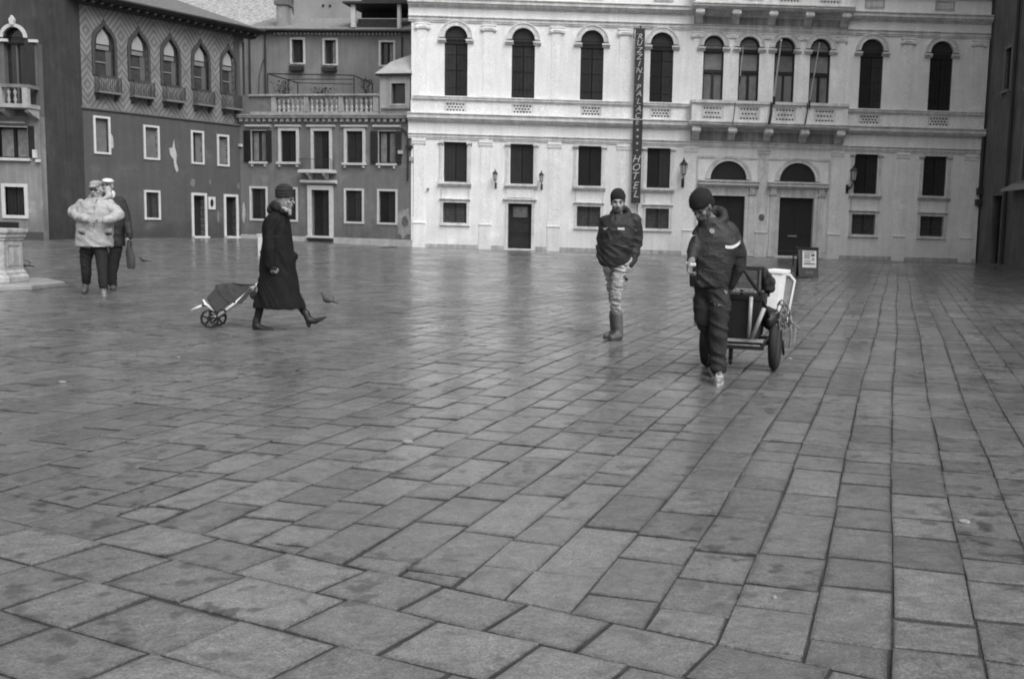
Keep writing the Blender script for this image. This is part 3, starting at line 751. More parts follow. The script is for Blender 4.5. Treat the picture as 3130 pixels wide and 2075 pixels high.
# roof turret
tr = MB(); tr.prism(rect(7.14, 8.6, 5.765, 7.42), .05, .3, [rect(7.72, 8.4, 6.22, 7.09)]); tr.box(7.14, 7.4, .301, 1.6, 5.765, 7.42).box(8.35, 8.6, .301, 1.6, 5.765, 7.42).box(7.15, 8.59, 1.601, 1.75, 5.765, 7.42)
tr = tr.build('turret', mat('turret_plaster', .33, .85, .15, 3, .2, streak=.2), cen)
MB().ring(rect(7.63, 8.49, 6.13, 7.18), rect(7.72, 8.4, 6.22, 7.09), .02, .2).mould(7.25, 8.6, [(.049, 5.98), (-.05, 5.98), (-.08, 6.03), (.049, 6.05)]).build('window_frame', T, tr)
MB().box(7.721, 8.399, .22, .24, 6.221, 7.089).build('pane', glassm, tr)
MB().box(7.723, 7.76, .17, .21, 6.23, 7.08).box(8.36, 8.397, .17, .21, 6.23, 7.08).box(7.76, 8.36, .17, .21, 7.04, 7.08).build('casement', shut, tr)
MB().add([(7.0, -.12, 7.5), (8.75, -.12, 7.5), (8.75, 1.9, 7.5), (7.0, 1.9, 7.5), (7.5, .35, 8.05), (8.75, .35, 8.05), (8.75, 1.4, 8.05), (7.5, 1.4, 8.05)], [(0,3,2,1),(0,1,5,4),(1,2,6,5),(2,3,7,6),(3,0,4,7),(4,5,6,7)]).add([(7.5, .35, 8.052), (8.75, .35, 8.052), (8.75, 1.4, 8.052), (7.5, 1.4, 8.052), (8.2, .8, 8.42), (8.75, .8, 8.42)], [(0,1,5,4),(1,2,5),(2,3,4,5),(3,0,4)]).build('turret_roof', lead, tr)
MB().box(7.02, 8.74, -.10, 1.85, 7.42, 7.495).build('gutter', iron, tr)
# pipes, lamp and small fittings
MB().tube([(8.25, -.05, 5.15), (8.5, -.1, 5.0), (8.6, -.1, 4.7), (8.6, -.1, 3.0), (8.62, -.16, 2.9)], .04, 8).box(8.5, 8.8, -.14, -.03, 4.3, 4.42).build('downpipe', iron, cen)
MB().box(8.12, 8.34, -.12, -.02, 4.05, 4.2).box(8.66, 8.86, -.08, -.02, 3.75, 3.93).build('meter_box', peel, cen, split=True)

# rail and lines on the terrace
ra = at(820, 228, 49.6); rb = at(1083, 231, 49.2)
rl = empty('terrace_pergola', Vector((ra.x, 49.4, 5.74)), 0, 'dark metal pole frame standing on the roof terrace', 'railing')
o = rl.location
def tb(mb_, pts, r): return mb_.tube([Vector(p) - o for p in pts], r, 6)
A_, B_ = at(818, 226, 49.6), at(1082, 231, 49.2); C_, D_ = at(882, 243, 48.9), at(1080, 243, 49.1); E_, F_ = at(910, 254, 48.6), at(1078, 258, 49)
m_ = MB(); tb(m_, [A_, B_], .03); tb(m_, [A_, E_], .03); tb(m_, [C_, D_], .025); tb(m_, [E_, F_], .025); tb(m_, [B_, at(1140, 258, 48.9)], .03)
m_.build('frame', iron, rl)
m_ = MB()
for q in (A_, B_, C_, E_, at(1138, 258, 48.9)): tb(m_, [q, Vector((q.x, q.y, 5.74))], .028)
m_.build('post', iron, rl)

for k_, (px_, Y_, h_, lb) in enumerate(((868, 48.6, 1.25, 'leafy bush in a pot at the left part of the roof terrace'), (985, 48.3, .95, 'low spreading plant in a pot behind the middle of the terrace balustrade'), (1118, 47.6, 1.3, 'tall thin plant in a pot beside the roof turret'))):
    p = empty('potted_plant', (at(px_, 250, Y_).x, Y_, 5.745), 0, lb, 'plant', 'potted plants on the roof terrace')
    MB().lathe((0, 0, 0), [(.14, 0), (.20, .36), (.22, .38), (.22, .42), (.18, .42)], 14).build('pot', mat('clay_pot', .12), p, True)
    rng = random.Random(k_ + 40); f = MB(); sp_ = (.45, .6, .25)[k_]
    for k in range(420):
        q = Vector((rng.gauss(0, sp_ * .5), rng.gauss(0, .14), .5 + h_ * rng.random() ** .8)); v = Vector((rng.uniform(-1, 1), rng.uniform(-1, 1), rng.uniform(-.6, 1))).normalized(); w_ = v.cross(Vector((.3, .5, 1))).normalized(); s_ = rng.uniform(.03, .06)
        f.add([q - v * s_, q + w_ * s_ * .5, q + v * s_, q - w_ * s_ * .5], [(0, 1, 2, 3)])
    f.build('foliage', mat('terrace_leaves', .07, .7, .5, 9), p)
    m_ = MB()
    for k in range(5): m_.tube([(0, 0, .38), (rng.uniform(-.15, .15), rng.uniform(-.08, .08), .8), (rng.uniform(-.3, .3), rng.uniform(-.1, .1), .5 + h_)], .012, 5)
    m_.build('stems', wood, p)
# ------------------------------------------------------------------ taller house behind the terrace
UA = Vector((-19.55, 53.0, 0)); URt = math.atan2(-1.0, 7.69)
uph = empty('upper_house', UA, URt, 'taller grey house with a dentilled eave rising behind the roof terrace', 'building')
ws = [(1.41, 2.02, 8.92, 10.07), (3.15, 3.76, 8.88, 10.05), (6.12, 6.78, 8.85, 9.96)]
mb = MB().prism(rect(-1.2, 8.3, 3, 10.42), 0, .3, [rect(*q) for q in ws]); mb.box(-1.2, 8.3, 5, 5.3, 3, 10.42).box(-1.2, -.9, .31, 4.99, 3, 10.42).box(8.0, 8.3, .31, 4.99, 3, 10.42); mb.build('wall', stucE, uph)
MB().box(-.8, 7.9, 1.3, 1.4, 3, 10.3).build('dark_interior', dark, uph)
for i, (a, b, c, dd) in enumerate(ws):
    W = MB().ring(rect(a - .1, b + .1, c - .08, dd + .1), rect(a, b, c, dd), -.04, .18).build('upper_window', whitefr, uph)
    MB().box(a + .001, b - .001, .2, .22, c + .001, dd - .001).build('pane', glassm, W)
    if i: MB().box(b - .22, b - .08, .1, .19, c + .02, dd - .05).build('curtain', curtain, W)
    MB().box((a + b) / 2 - .03, (a + b) / 2 + .03, .14, .199, c, dd).build('casement', shut, W)
dn = MB()
for k in range(34): dn.box(.5 + k * .2, .58 + k * .2, -.14, -.002, 10.30, 10.40)
dn.build('dentil', whitefr, uph, split=True)
MB().box(-1.3, 8.35, -.3, 5.4, 10.42, 10.5).tube([(-.9, -.34, 10.5), (8.3, -.34, 10.47)], .06, 8).build('eave', mat('eave_wood', .06), uph)
MB().add([(-1.3, -.32, 10.52), (8.3, -.32, 10.52), (8.3, 3.2, 11.75), (-1.3, 3.2, 11.75)], [(0,1,2,3)]).add([(-1.3, 3.2, 11.75), (8.3, 3.2, 11.75), (8.3, 5.4, 10.52), (-1.3, 5.4, 10.52)], [(0,1,2,3)]).build('roof', tile, uph)
MB().tube([(.0, -.08, 10.4), (.0, -.08, 6)], .05, 8).tube([(-.85, -.08, 10.2), (-.85, -.08, 6)], .05, 8).tube([(7.25, -.08, 10.2), (7.25, -.08, 7.2)], .04, 8).build('downpipe', iron, uph, split=True)
MB().tube([(.02, -.02, 9.3), (-.2, -.02, 8.9), (-.35, -.02, 8.3), (-.4, -.02, 7.2)], .035, 6).build('arch_scar', mat('old_arch_line', .09, .9), uph)
for (a, b, c, dd) in ws[:2]:
    p = empty('window_box', UA + Matrix.Rotation(URt, 3, 'Z') @ Vector(((a + b) / 2, -.16, c - .18)), URt, 'trough of dark plants under the %s window of the upper house' % ('left' if a < 2 else 'middle'), 'flower box', 'flower boxes under the upper house windows')
    MB().box(-.36, .36, -.1, .1, -.22, -.02).build('trough', wood, p)
    rng = random.Random(int(a * 10)); f = MB()
    for k in range(160):
        x, y, z = rng.uniform(-.42, .42), rng.uniform(-.16, .1), rng.uniform(-.2, .12); s_ = rng.uniform(.02, .045); v = Vector((rng.uniform(-1, 1), rng.uniform(-1, 1), rng.uniform(-1, 1))).normalized(); w_ = v.cross(Vector((.3, .5, 1))).normalized()
        q = Vector((x, y, z)); f.add([q - v * s_, q + w_ * s_ * .5, q + v * s_, q - w_ * s_ * .5], [(0, 1, 2, 3)])
    f.build('foliage', mat('box_leaves', .04, .7), p)
# roof loggia (altana)
al = empty('roof_loggia', UA + Matrix.Rotation(URt, 3, 'Z') @ Vector((4.45, 0, 10.6)), URt, 'dark roofed wooden loggia with two pale posts on the roof of the upper house', 'loggia')
MB().box(.12, .34, -.05, .12, .08, 1.2).box(2.54, 2.70, -.05, .12, .03, 1.2).build('post', whitefr, al, split=True)
MB().box(-.1, 3.2, 1.8, 1.9, .9, 2.9).box(.35, 2.5, .3, .34, .05, .55).build('back_boards', wood, al)
MB().box(-.25, 3.1, -.2, 2.1, 1.21, 1.32).build('roof', wood, al)
bk = []
# houses further back
bh = empty('pale_rear_house', (-20.5, 60, 0), 0, 'pale plain wall rising behind the tiled roof of the upper house', 'building')
MB().box(0, 8.5, 0, 6, 4, 16).build('wall', mat('rear_plaster', .23, .9, .2, .7, .3), bh)
v_ = MB()
for x in (1.7, 2.1, 3.9, 4.2, 4.5): v_.lathe((x, -.02, 13.2), [(.07, -.03), (.07, .05)], 10, 'y')
v_.build('vent', dark, bh, split=True)
chm = at(828, 60, 52)
ch = empty('chimney', (chm.x, 53.5, 9.6), 0, 'square plastered chimney between the patterned house and the upper house', 'chimney')
MB().box(-.27, .30, 0, .6, 0, 2.3).build('shaft', mat('chimney_plaster', .26, .9, .3, 2, .3, streak=.3), ch); MB().box(-.36, .38, -.08, .7, 2.302, 2.5).box(-.28, .31, -.02, .62, 2.5, 3.6).build('cap', mat('chimney_cap', .12), ch)
rh = empty('rear_roof_house', (-34.5, 58, 0), 0, 'house with a low tiled hip roof behind the patterned house', 'building')
MB().box(0, 13, 0, 9, 3, 10.9).build('wall', stucC, rh)
MB().add([(-.4, -.4, 10.9), (14.6, -.4, 10.9), (14.6, 9.5, 10.9), (-.4, 9.5, 10.9), (7.2, 4, 14.6), (13.2, 4, 14.6)], [(0,1,5,4),(1,2,5),(2,3,4,5),(3,0,4),(0,3,2,1)]).build('roof', mat('pale_roof_tile', .26, .85, .5, 6, .9, 8, grain=.25), rh)

# ------------------------------------------------------------------ house with the lozenge pattern
LA = Vector((-22.862, 40.2, 0)); LR = math.atan2(47.3 - 40.2, -18.706 + 22.862)
lef = empty('patterned_house', LA, LR, 'dark plastered house with a lozenge pattern and five pointed windows upstairs', 'building')
G = [(1.84, .42, 1.0), (3.33, .40, .99), (4.78, .38, .975), (6.25, .38, .965), (7.68, .36, .955)]
holes = [ogee(c - h, c + h, 6.62, 7.72, 8.62) for c, h, _ in G]
lw = [(1.36, 1.9, 3.58, 4.92, 'blind'), (3.52, 4.08, 3.50, 4.76, 'blind'), (5.76, 6.24, 3.45, 4.74, 'blind'), (7.08, 7.54, 3.44, 4.68, 'blind')]
lg = [(3.47, 4.05, .98, 2.05, 'grille')]
holes += [rect(*q[:4]) for q in lw + lg]
holes += [rect(5.74, 6.3, .18, 2.02), rect(7.4, 7.95, .18, 1.99)]
mb = MB(); mb.prism(rect(0, 8.3, -.1, 5.30), 0, .35, [h for h in holes if h[0][1] < 5]); mb.box(0, .3, .351, 9, -.1, 9.3).box(8.0, 8.3, .351, 9, -.1, 9.3).box(.301, 7.99, 8.7, 9, -.1, 9.3)
mb.build('wall', stucB, lef)
PM = D.materials.new('lozenge_plaster'); PM.use_nodes = True
N = PM.node_tree.nodes; L = PM.node_tree.links; Pb = N['Principled BSDF']; Pb.inputs['Roughness'].default_value = .9
tc = N.new('ShaderNodeTexCoord'); sx = N.new('ShaderNodeSeparateXYZ'); L.new(tc.outputs['Object'], sx.inputs[0])
def mth(op, a, b=None, c=None):
    q = N.new('ShaderNodeMath'); q.operation = op
    for i, v in enumerate((a, b, c)):
        if v is None: continue
        if isinstance(v, (int, float)): q.inputs[i].default_value = v
        else: L.new(v, q.inputs[i])
    return q.outputs[0]
nz = N.new('ShaderNodeTexNoise'); nz.inputs['Scale'].default_value = 5; L.new(tc.outputs['Object'], nz.inputs['Vector'])
dx = mth('DIVIDE', mth('PINGPONG', mth('ADD', sx.outputs[0], .36), .735), .735); dz = mth('DIVIDE', mth('PINGPONG', mth('ADD', sx.outputs[2], .1), 1.05), 1.05)
sm = mth('ADD', mth('ADD', dx, dz), mth('MULTIPLY', nz.outputs['Fac'], .06))
wv = mth('SINE', mth('MULTIPLY', sm, 6.2832 * 3.6))
rgp = N.new('ShaderNodeMapRange'); L.new(wv, rgp.inputs[0])
for i, v in enumerate((-.5, .5, .108, .178)): rgp.inputs[i + 1].default_value = v
n5 = N.new('ShaderNodeTexNoise'); n5.inputs['Scale'].default_value = 1.3; n5.inputs['Detail'].default_value = 7; L.new(tc.outputs['Object'], n5.inputs['Vector'])
q5 = N.new('ShaderNodeMapRange'); L.new(n5.outputs['Fac'], q5.inputs[0]); 
for i, v in enumerate((.35, .65, .75, 1.2)): q5.inputs[i + 1].default_value = v
L.new(mth('MULTIPLY', rgp.outputs[0], q5.outputs[0]), Pb.inputs['Base Color'])
up_ = MB(); up_.prism(rect(.001, .7, 5.302, 9.3), 0, .35); up_.prism(rect(7.95, 8.3, 5.302, 9.3), 0, .35); up_.build('corner_strip', stucB, lef, split=True)
MB().prism(rect(.702, 7.948, 5.302, 9.3), 0, .35, [h for h in holes if h[0][1] > 5]).build('patterned_wall', PM, lef)
MB().box(.35, 7.95, 1.3, 1.4, 0, 9.2).build('dark_interior', dark, lef)
MB().mould(0, 8.3, [(0, 5.22), (-.05, 5.22), (-.07, 5.26), (-.05, 5.30), (0, 5.30)]).build('string_course', mat('string_plaster', .085), lef)
gd = mat('gothic_stone', .05, .85, .2, 3, .2)
for c, h, _ in G:
    o_ = ogee(c - h - .10, c + h + .10, 6.6, 7.74, 8.84); i_ = ogee(c - h, c + h, 6.62, 7.72, 8.62)
    W = MB().ring(o_, i_, -.06, .2).build('gothic_window', gd, lef)
    MB().prism(ogee(c - h * .62, c + h * .62, 7.86, 7.9, 8.5), .08, .12).build('tracery_board', mat('pale_tympanum', .28, .8), W)
    MB().box(c - h + .001, c + h - .001, .13, .15, 6.62, 8.4).build('pane', mat('old_pane', .045, .3, .3, 4, .1), W)
    f = MB().box(c - h * .7, c + h * .55, .06, .10, 7.64, 7.8); f.box(c - h * .75, c + h * .3, .09, .12, 7.12, 7.17); f.build('glazing_bar', mat('pale_bar', .16), W, split=True)
    MB().box(c + h * .25, c + h * .8, .09, .125, 6.65, 7.6).build('side_board', mat('grey_board', .085, .8), W)
    b = MB(); b.box(c - h - .06, c + h + .10, -.36, -.002, 5.90, 5.98); b.build('window_balcony', mat('balcony_slab', .13), W)
    g_ = MB().box(c - h - .04, c + h + .08, -.36, -.33, 6.52, 6.56)
    for k in range(13): x = c - h - .03 + k * (2 * h + .1) / 12; g_.tube([(x, -.345, 5.98), (x, -.345, 6.52)], .014, 5)
    for k in range(4):
        for x in (c - h - .03, c + h + .07): g_.tube([(x, -.08 * k - .06, 5.98), (x, -.08 * k - .06, 6.52)], .014, 5)
    g_.build('railing', gd, W)
    MB().mould(c - h, c - h + .1, [(0, 5.898), (-.3, 5.898), (-.1, 5.7), (0, 5.65)]).mould(c + h - .05, c + h + .05, [(0, 5.898), (-.3, 5.898), (-.1, 5.7), (0, 5.65)]).build('bracket', gd, W, split=True)
for q in lw + lg: win_rect(lef, 'framed_window', q[0], q[1], q[2], q[3], .085, whitefr, .05, .18, q[4], False)
MB().box(5.92, 5.98, .1, .14, 3.5, 4.7).build('open_slit', dark, lef)
for a, b in ((5.74, 6.3), (7.4, 7.95)): door(lef, 'narrow_door', a, b, .18, 2.0, .11, whitefr, .05, .35, mat('door_black', .018, .5), False)
nr = lambda r, k: [(6.66 + r * math.cos(2 * math.pi * t / 20), 1.68 + r * k * math.sin(2 * math.pi * t / 20)) for t in range(20)]
MB().prism([(6.48, 1.4), (6.84, 1.4), (6.84, 1.96), (6.48, 1.96)], -.05, -.003, [nr(.09, 2.1)]).build('oval_niche', whitefr, lef); MB().prism(nr(.088, 2.1), -.02, -.004).build('niche_back', dark, lef)
for px_, pts in (('a', [(2.03, 4.35), (2.1, 4.2), (2.12, 3.8), (1.98, 3.72), (1.98, 4.35)]), ('b', [(4.62, 3.95), (4.78, 4.0), (4.86, 4.35), (4.9, 4.02), (4.98, 3.7), (4.94, 3.4), (5.05, 3.05), (4.96, 2.95), (4.85, 3.2), (4.82, 3.5), (4.68, 3.65)]), ('c', rough_poly(5.72, 2.55, .14, .2, 5)), ('d', rough_poly(7.0, 1.1, .08, .3, 8)), ('e', rough_poly(6.6, 2.62, .07, .12, 31)), ('f', rough_poly(8.05, 1.2, .12, .7, 3)), ('g', rough_poly(8.1, 2.5, .08, .16, 14))):
    patch(lef, pts, 'bare_patch', peel if px_ in 'ab' else mat('greyed_render', .14, .9, .3, 6, .3))
patch(lef, [(.12, .35), (.12, 1.95), (.5, 1.9), (.58, 1.2), (.52, .35)], 'bare_patch', peel)
MB().box(8.12, 8.25, -.16, -.02, 4.3, 4.42).build('junction_box', whitefr, lef)
MB().tube([(-.05, -.08, 9.2), (-.05, -.08, 3.0), (-.2, -.1, 2.5), (-.5, -.1, 2.4)], .06, 8).tube([(8.42, -.1, 9), (8.42, -.1, 3.1)], .05, 8).build('downpipe', iron, lef, split=True)
ev = MB().mould(-.3, 9.1, [(.3, 9.25), (-.12, 9.25), (-.2, 9.36), (-.62, 9.44), (-.66, 9.5), (-.66, 9.56), (.3, 9.6)])
for k in range(24): ev.box(-.1 + k * .38, .0 + k * .38, -.6, -.13, 9.30, 9.37)
ev.build('eave', mat('eave_dark', .04, .8), lef)
MB().add([(-.35, -.68, 9.6), (9.15, -.68, 9.6), (9.15, 9.6, 9.6), (-.35, 9.6, 9.6), (3.2, 4.4, 11.5), (5.6, 4.4, 11.5)], [(0,1,5,4),(1,2,5),(2,3,4,5),(3,0,4)]).build('roof', mat('house_roof_tile', .12, .85, .4, 7, .7, 14), lef)
MB().tube([(-.3, -.74, 9.56), (9.1, -.74, 9.56)], .06, 8).build('gutter', iron, lef)

# ------------------------------------------------------------------ brick house in the gap
bx0, bx1 = at(125, 700, 40.9).x, at(202, 700, 40.9).x
bmt = D.materials.new('old_brick'); bmt.use_nodes = True; N = bmt.node_tree.nodes; L = bmt.node_tree.links
bt = N.new('ShaderNodeTexBrick'); bt.inputs['Scale'].default_value = 1; bt.inputs['Brick Width'].default_value = .25; bt.inputs['Row Height'].default_value = .075; bt.inputs['Mortar Size'].default_value = .008
bt.inputs['Color1'].default_value = (.032, .032, .032, 1); bt.inputs['Color2'].default_value = (.055, .055, .055, 1); bt.inputs['Mortar'].default_value = (.07, .07, .07, 1)
tc = N.new('ShaderNodeTexCoord'); mp = N.new('ShaderNodeMapping'); mp.inputs['Rotation'].default_value = (rad(90), 0, 0); L.new(tc.outputs['Object'], mp.inputs[0]); L.new(mp.outputs[0], bt.inputs['Vector']); L.new(bt.outputs[0], N['Principled BSDF'].inputs['Base Color']); N['Principled BSDF'].inputs['Roughness'].default_value = .9
gap = empty('brick_house', (bx0 - 3, 40.9, 0), 0, 'narrow dark brick wall in the gap left of the lozenge patterned house', 'building')
MB().box(0, bx1 - bx0 + 3, 0, .4, -.1, 11.5).build('wall', bmt, gap)
MB().box(2.2, bx1 - bx0 + 2.99, -.03, -.002, 5.15, 5.2).build('string_course', mat('string_plaster', .085), gap)
MB().box(2.0, bx1 - bx0 + 2.99, -.05, -.003, -.05, .75).build('damp_base', mat('damp_base', .03, .9, .3, 4), gap)
MB().box(-.1, bx1 - bx0 + 3.1, -.2, 6, 11.5, 11.7).build('roof', tile, gap)

# ------------------------------------------------------------------ house at the far left
FA = Vector((-30, 38, 0)); w_ = 30 - 22.42
far = empty('balcony_house', FA, 0, 'grey house at the left edge with a round arched window and stone balcony', 'building')
arc = 4.1 + (-25.9 + 30) - 4.1      # facade x of the measuring origin
ac = 2.67 + 4.1; holes = [arch(ac - .38, ac + .38, 5.0, 7.42), rect(ac - .75, ac + .38, 3.08, 4.2), rect(ac - .56, ac + .17, .98, 2.02)]
for dx_ in (-2.7, -5.2): holes += [arch(ac + dx_ - .38, ac + dx_ + .38, 5.0, 7.42), rect(ac + dx_ - .5, ac + dx_ + .38, 3.08, 4.2)]
lowm = stucC
mb = MB(); mb.prism(rect(0, w_, -.1, 4.62), 0, .35, [h for h in holes if h[0][1] < 4.6]); mb.build('lower_wall', lowm, far)
MB().prism(rect(0, w_, 4.622, 7.25), 0, .35, [rect(ac + q - .38, ac + q + .38, 5.0, 7.249) for q in (0, -2.7, -5.2)]).build('middle_wall', mat('mid_stucco', .11, .9, .2, 1.2, .25, streak=.2), far)
hh = [[(ac + q + .38 * math.cos(math.pi * t / 12), 7.42 + .38 * math.sin(math.pi * t / 12)) for t in range(13)] + [(ac + q - .38, 7.26), (ac + q + .38, 7.26)] for q in (0, -2.7, -5.2)]
MB().prism(rect(0, w_, 7.252, 12.5), 0, .35, hh).build('upper_wall', stucD, far)
MB().box(0, .3, .351, 8, -.1, 12.5).box(w_ - .3, w_, .351, 8, -.1, 12.5).build('side_wall', stucD, far, split=True)
MB().box(.31, w_ - .31, 1.3, 1.4, 0, 12.3).build('dark_interior', dark, far)
MB().box(-.3, w_ + .3, -.4, 8.2, 12.5, 12.7).build('roof', tile, far)
for q in (0, -2.7, -5.2):
    c = ac + q; R = lambda r: [(c + r * math.cos(math.pi * t / 14), 7.42 + r * math.sin(math.pi * t / 14)) for t in range(15)]
    W = MB().ring(R(.5), R(.38), -.06, .1).build('arched_window', whitefr, far)
    MB().prism([(c - .06, 7.86), (c + .06, 7.86), (c + .1, 8.05), (c, 8.2), (c - .1, 8.05)], -.12, -.003).build('keystone', whitefr, W)
    MB().prism(arch(c - .379, c + .379, 5.0, 7.42), .22, .24).build('pane', glassm, W)
    f = MB().box(c - .37, c + .37, .12, .21, 7.2, 7.32); f.box(c - .03, c + .03, .14, .21, 5, 7.2); f.build('casement', mat('old_frame', .09), W)
    MB().box(c + .4, c + .74, -.06, -.02, 5.1, 7.3).build('open_shutter', shut, W)
    MB().box(c + .58, c + .9 if q == 0 else c + .8, -.1, -.005, 7.26, 7.36).box(c - .5, c - .2, -.1, -.005, 7.26, 7.36).build('impost', whitefr, W, split=True)
b = MB().box(ac - 3.5, ac + .87, -.75, -.002, 4.85, 4.99)
B = b.build('stone_balcony', mat('balcony_stone', .34, .85, .25, 3, .3, streak=.3), far); bs = mat('balcony_stone', .34)
MB().box(ac - 3.5, ac + .87, -.73, -.55, 5.56, 5.68).box(ac + .74, ac + .86, -.549, -.002, 5.56, 5.68).build('balcony_rail', mat('rail_dark_stone', .15, .9, .3, 4), B)
pp = MB()
for x in (ac - 2.2, ac - .28, ac + .65): pp.box(x, x + .2, -.73, -.55, 4.992, 5.558)
pp.build('balcony_post', bs, B, split=True)
for k in range(18):
    x = ac - 3.4 + k * .235
    if abs(x - (ac - 2.1)) < .16 or abs(x - (ac - .18)) < .16 or abs(x - (ac + .75)) < .16: continue
    MB().lathe((x, -.64, 4.992), [(.05, 0), (.03, .04), (.065, .14), (.03, .27), (.03, .3), (.065, .42), (.03, .52), (.05, .565)], 8).build('baluster', bs, B, True)
cb = MB()
for x in (ac - 2.9, ac - 1.2, ac - .25, ac + .65): cb.mould(x, x + .18, [(0, 4.848), (-.6, 4.848), (-.6, 4.72), (-.4, 4.62), (0, 4.5)])
cb.build('corbel', bs, B, split=True)
for dx_ in (0, -2.5):
    W = win_rect(far, 'tall_window', ac + dx_ - .75, ac + dx_ + .38, 3.08, 4.2, .03, whitefr, .04, .25, 'glass', True, False)
    MB().box(ac + dx_ + .40, ac + dx_ + .62, -.06, -.02, 3.1, 4.25).build('open_shutter', shut, W)
    MB().mould(ac + dx_ - .8, ac + dx_ + .35, [(0, 4.33), (-.12, 4.33), (-.12, 4.40), (0, 4.42)]).build('window_cap', dirty, W)
win_rect(far, 'ground_window', ac - .56, ac + .17, .98, 2.02, .12, whitefr, .05, .22, 'shutter', False)
MB().box(ac - 2.0, ac - .1, -.03, -.002, .5, .72).build('vent_slot', dark, far)
MB().box(-.1, w_, -.05, -.003, -.1, .38).build('plinth', mat('dark_plinth', .05), far)
MB().box(w_ - .22, w_ - .1, -.14, -.02, 3.1, 3.4).box(w_ - .12, w_ + .02, -.14, -.02, 2.95, 3.05).build('junction_box', whitefr, far)

# ------------------------------------------------------------------ dark building at the right edge
RA = at(2990, 808, 45.2); RB = at(3190, 836, 37.0)
RR = math.atan2(RB.y - RA.y, RB.x - RA.x)
rgt = empty('shadowed_house', (RA.x, RA.y, 0), RR, 'dark plastered house along the right edge beside the white palace', 'building')
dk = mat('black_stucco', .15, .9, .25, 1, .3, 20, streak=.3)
mb = MB(); mb.prism(rect(-1.5, 30, -.1, 25), 0, .4, [rect(2.0, 2.8, 7.2, 8.9), rect(5.0, 5.9, 7.0, 9.2), rect(1.6, 2.9, .02, 2.9), rect(5.0, 6.2, 3.4, 5.6)]).box(-1.5, -1.1, .401, 8, -.1, 25)  # wall lengthened and raised beyond view to shade the palace's right end and paving
mb.build('wall', dk, rgt)
MB().box(-1, 15.8, 1.0, 1.1, 0, 15.8).build('dark_interior', dark, rgt)
win_rect(rgt, 'shuttered_window', 2.0, 2.8, 7.2, 8.9, .1, mat('grey_frame', .2), .04, .25, 'shutter'); win_rect(rgt, 'shuttered_window', 5.0, 5.9, 7.0, 9.2, .1, mat('grey_frame', .2), .04, .25, 'shutter'); win_rect(rgt, 'shuttered_window', 5.0, 6.2, 3.4, 5.6, .1, mat('grey_frame', .2), .04, .25, 'shutter')
door(rgt, 'shop_door', 1.6, 2.9, .02, 2.9, .12, dk, .05, .35, dark)
MB().mould(4.2, 9.0, [(0, 3.35), (-.5, 3.1), (-.55, 3.0), (0, 3.05)]).build('canopy', mat('canopy_stone', .24, .8), rgt)
MB().tube([(-.6, -.12, 16), (-.6, -.12, .1)], .07, 8).tube([(3.6, -.12, 16), (3.6, -.12, .1)], .07, 8).build('downpipe', iron, rgt, split=True)
MB().box(-1.6, 30, -.5, 8, 25, 25.2).build('roof', tile, rgt)

# ================================================================== people
def blob(name, mb_, M, parent, voxel=.011, smooth=6, folds=0, fscale=(9, 9, 16), sub=None, seed=0):
    "fuse overlapping volumes into one continuous skin"
    folds *= .62
    me = mb_.mesh(name); bm = bmesh.new(); bm.from_mesh(me); bmesh.ops.recalc_face_normals(bm, faces=bm.faces); bm.to_mesh(me); bm.free()
    o = D.objects.new('tmp', me); col.objects.link(o)
    r = o.modifiers.new('r', 'REMESH'); r.mode = 'VOXEL'; r.voxel_size = voxel
    if smooth: sm_ = o.modifiers.new('s', 'SMOOTH'); sm_.iterations = smooth; sm_.factor = .5
    dg = bpy.context.evaluated_depsgraph_get(); dg.update()
    new = D.meshes.new_from_object(o.evaluated_get(dg)); D.objects.remove(o)
    if folds:
        nrm = [v.normal.copy() for v in new.vertices]
        for v, n in zip(new.vertices, nrm):
            p = Vector((v.co.x * fscale[0] + seed + v.co.z * 3.5 * (1 if v.co.z < 1.1 else -1), v.co.y * fscale[1], v.co.z * fscale[2] * .8 + v.co.x * 3))
            f = noise.noise(p + 1.2 * Vector((noise.noise(p * .6), noise.noise(p * .6 + Vector((5, 0, 0))), 0)))
            v.co += n * folds * (-(abs(f) * 2.0) + .35)
    new.name = name; new.materials.clear(); new.materials.append(M); new.shade_smooth()
    o = D.objects.new(name, new); col.objects.link(o); o.parent = parent
    return o

skin = mat('skin', .30, .55, .15, 12, .1, 60)
skind = mat('weathered_skin', .27, .55, .2, 12, .1, 60)
def head(mb_, c, s=1.0, yaw=0, pitch=0, jaw=1.0):
    "skull, jaw, nose, brow and ears at c, facing -y turned by yaw (about z) and pitch"
    Rm = Matrix.Rotation(yaw, 3, 'Z') @ Matrix.Rotation(pitch, 3, 'X'); c = Vector(c)
    def P(x, y, z): return c + Rm @ (Vector((x, y, z)) * s)
    def E(x, y, z, a, b, d): mb_.ell(P(x, y, z), (a * s, b * s, d * s), 16, Rm)
    E(0, .01, .025, .074, .092, .095); E(0, -.022, -.045, .056, .066, .066 * jaw); E(0, -.055, -.085, .034, .030, .028); E(0, -.072, .030, .052, .022, .016)
    mb_.cap(P(0, -.084, .012), P(0, -.108, -.022), .009 * s, .014 * s, 10); E(0, -.082, -.058, .026, .014, .010)
    for sx in (-1, 1):
        E(sx * .076, .008, -.005, .010, .020, .032); E(sx * .042, -.062, -.022, .022, .020, .022)
    return P, Rm
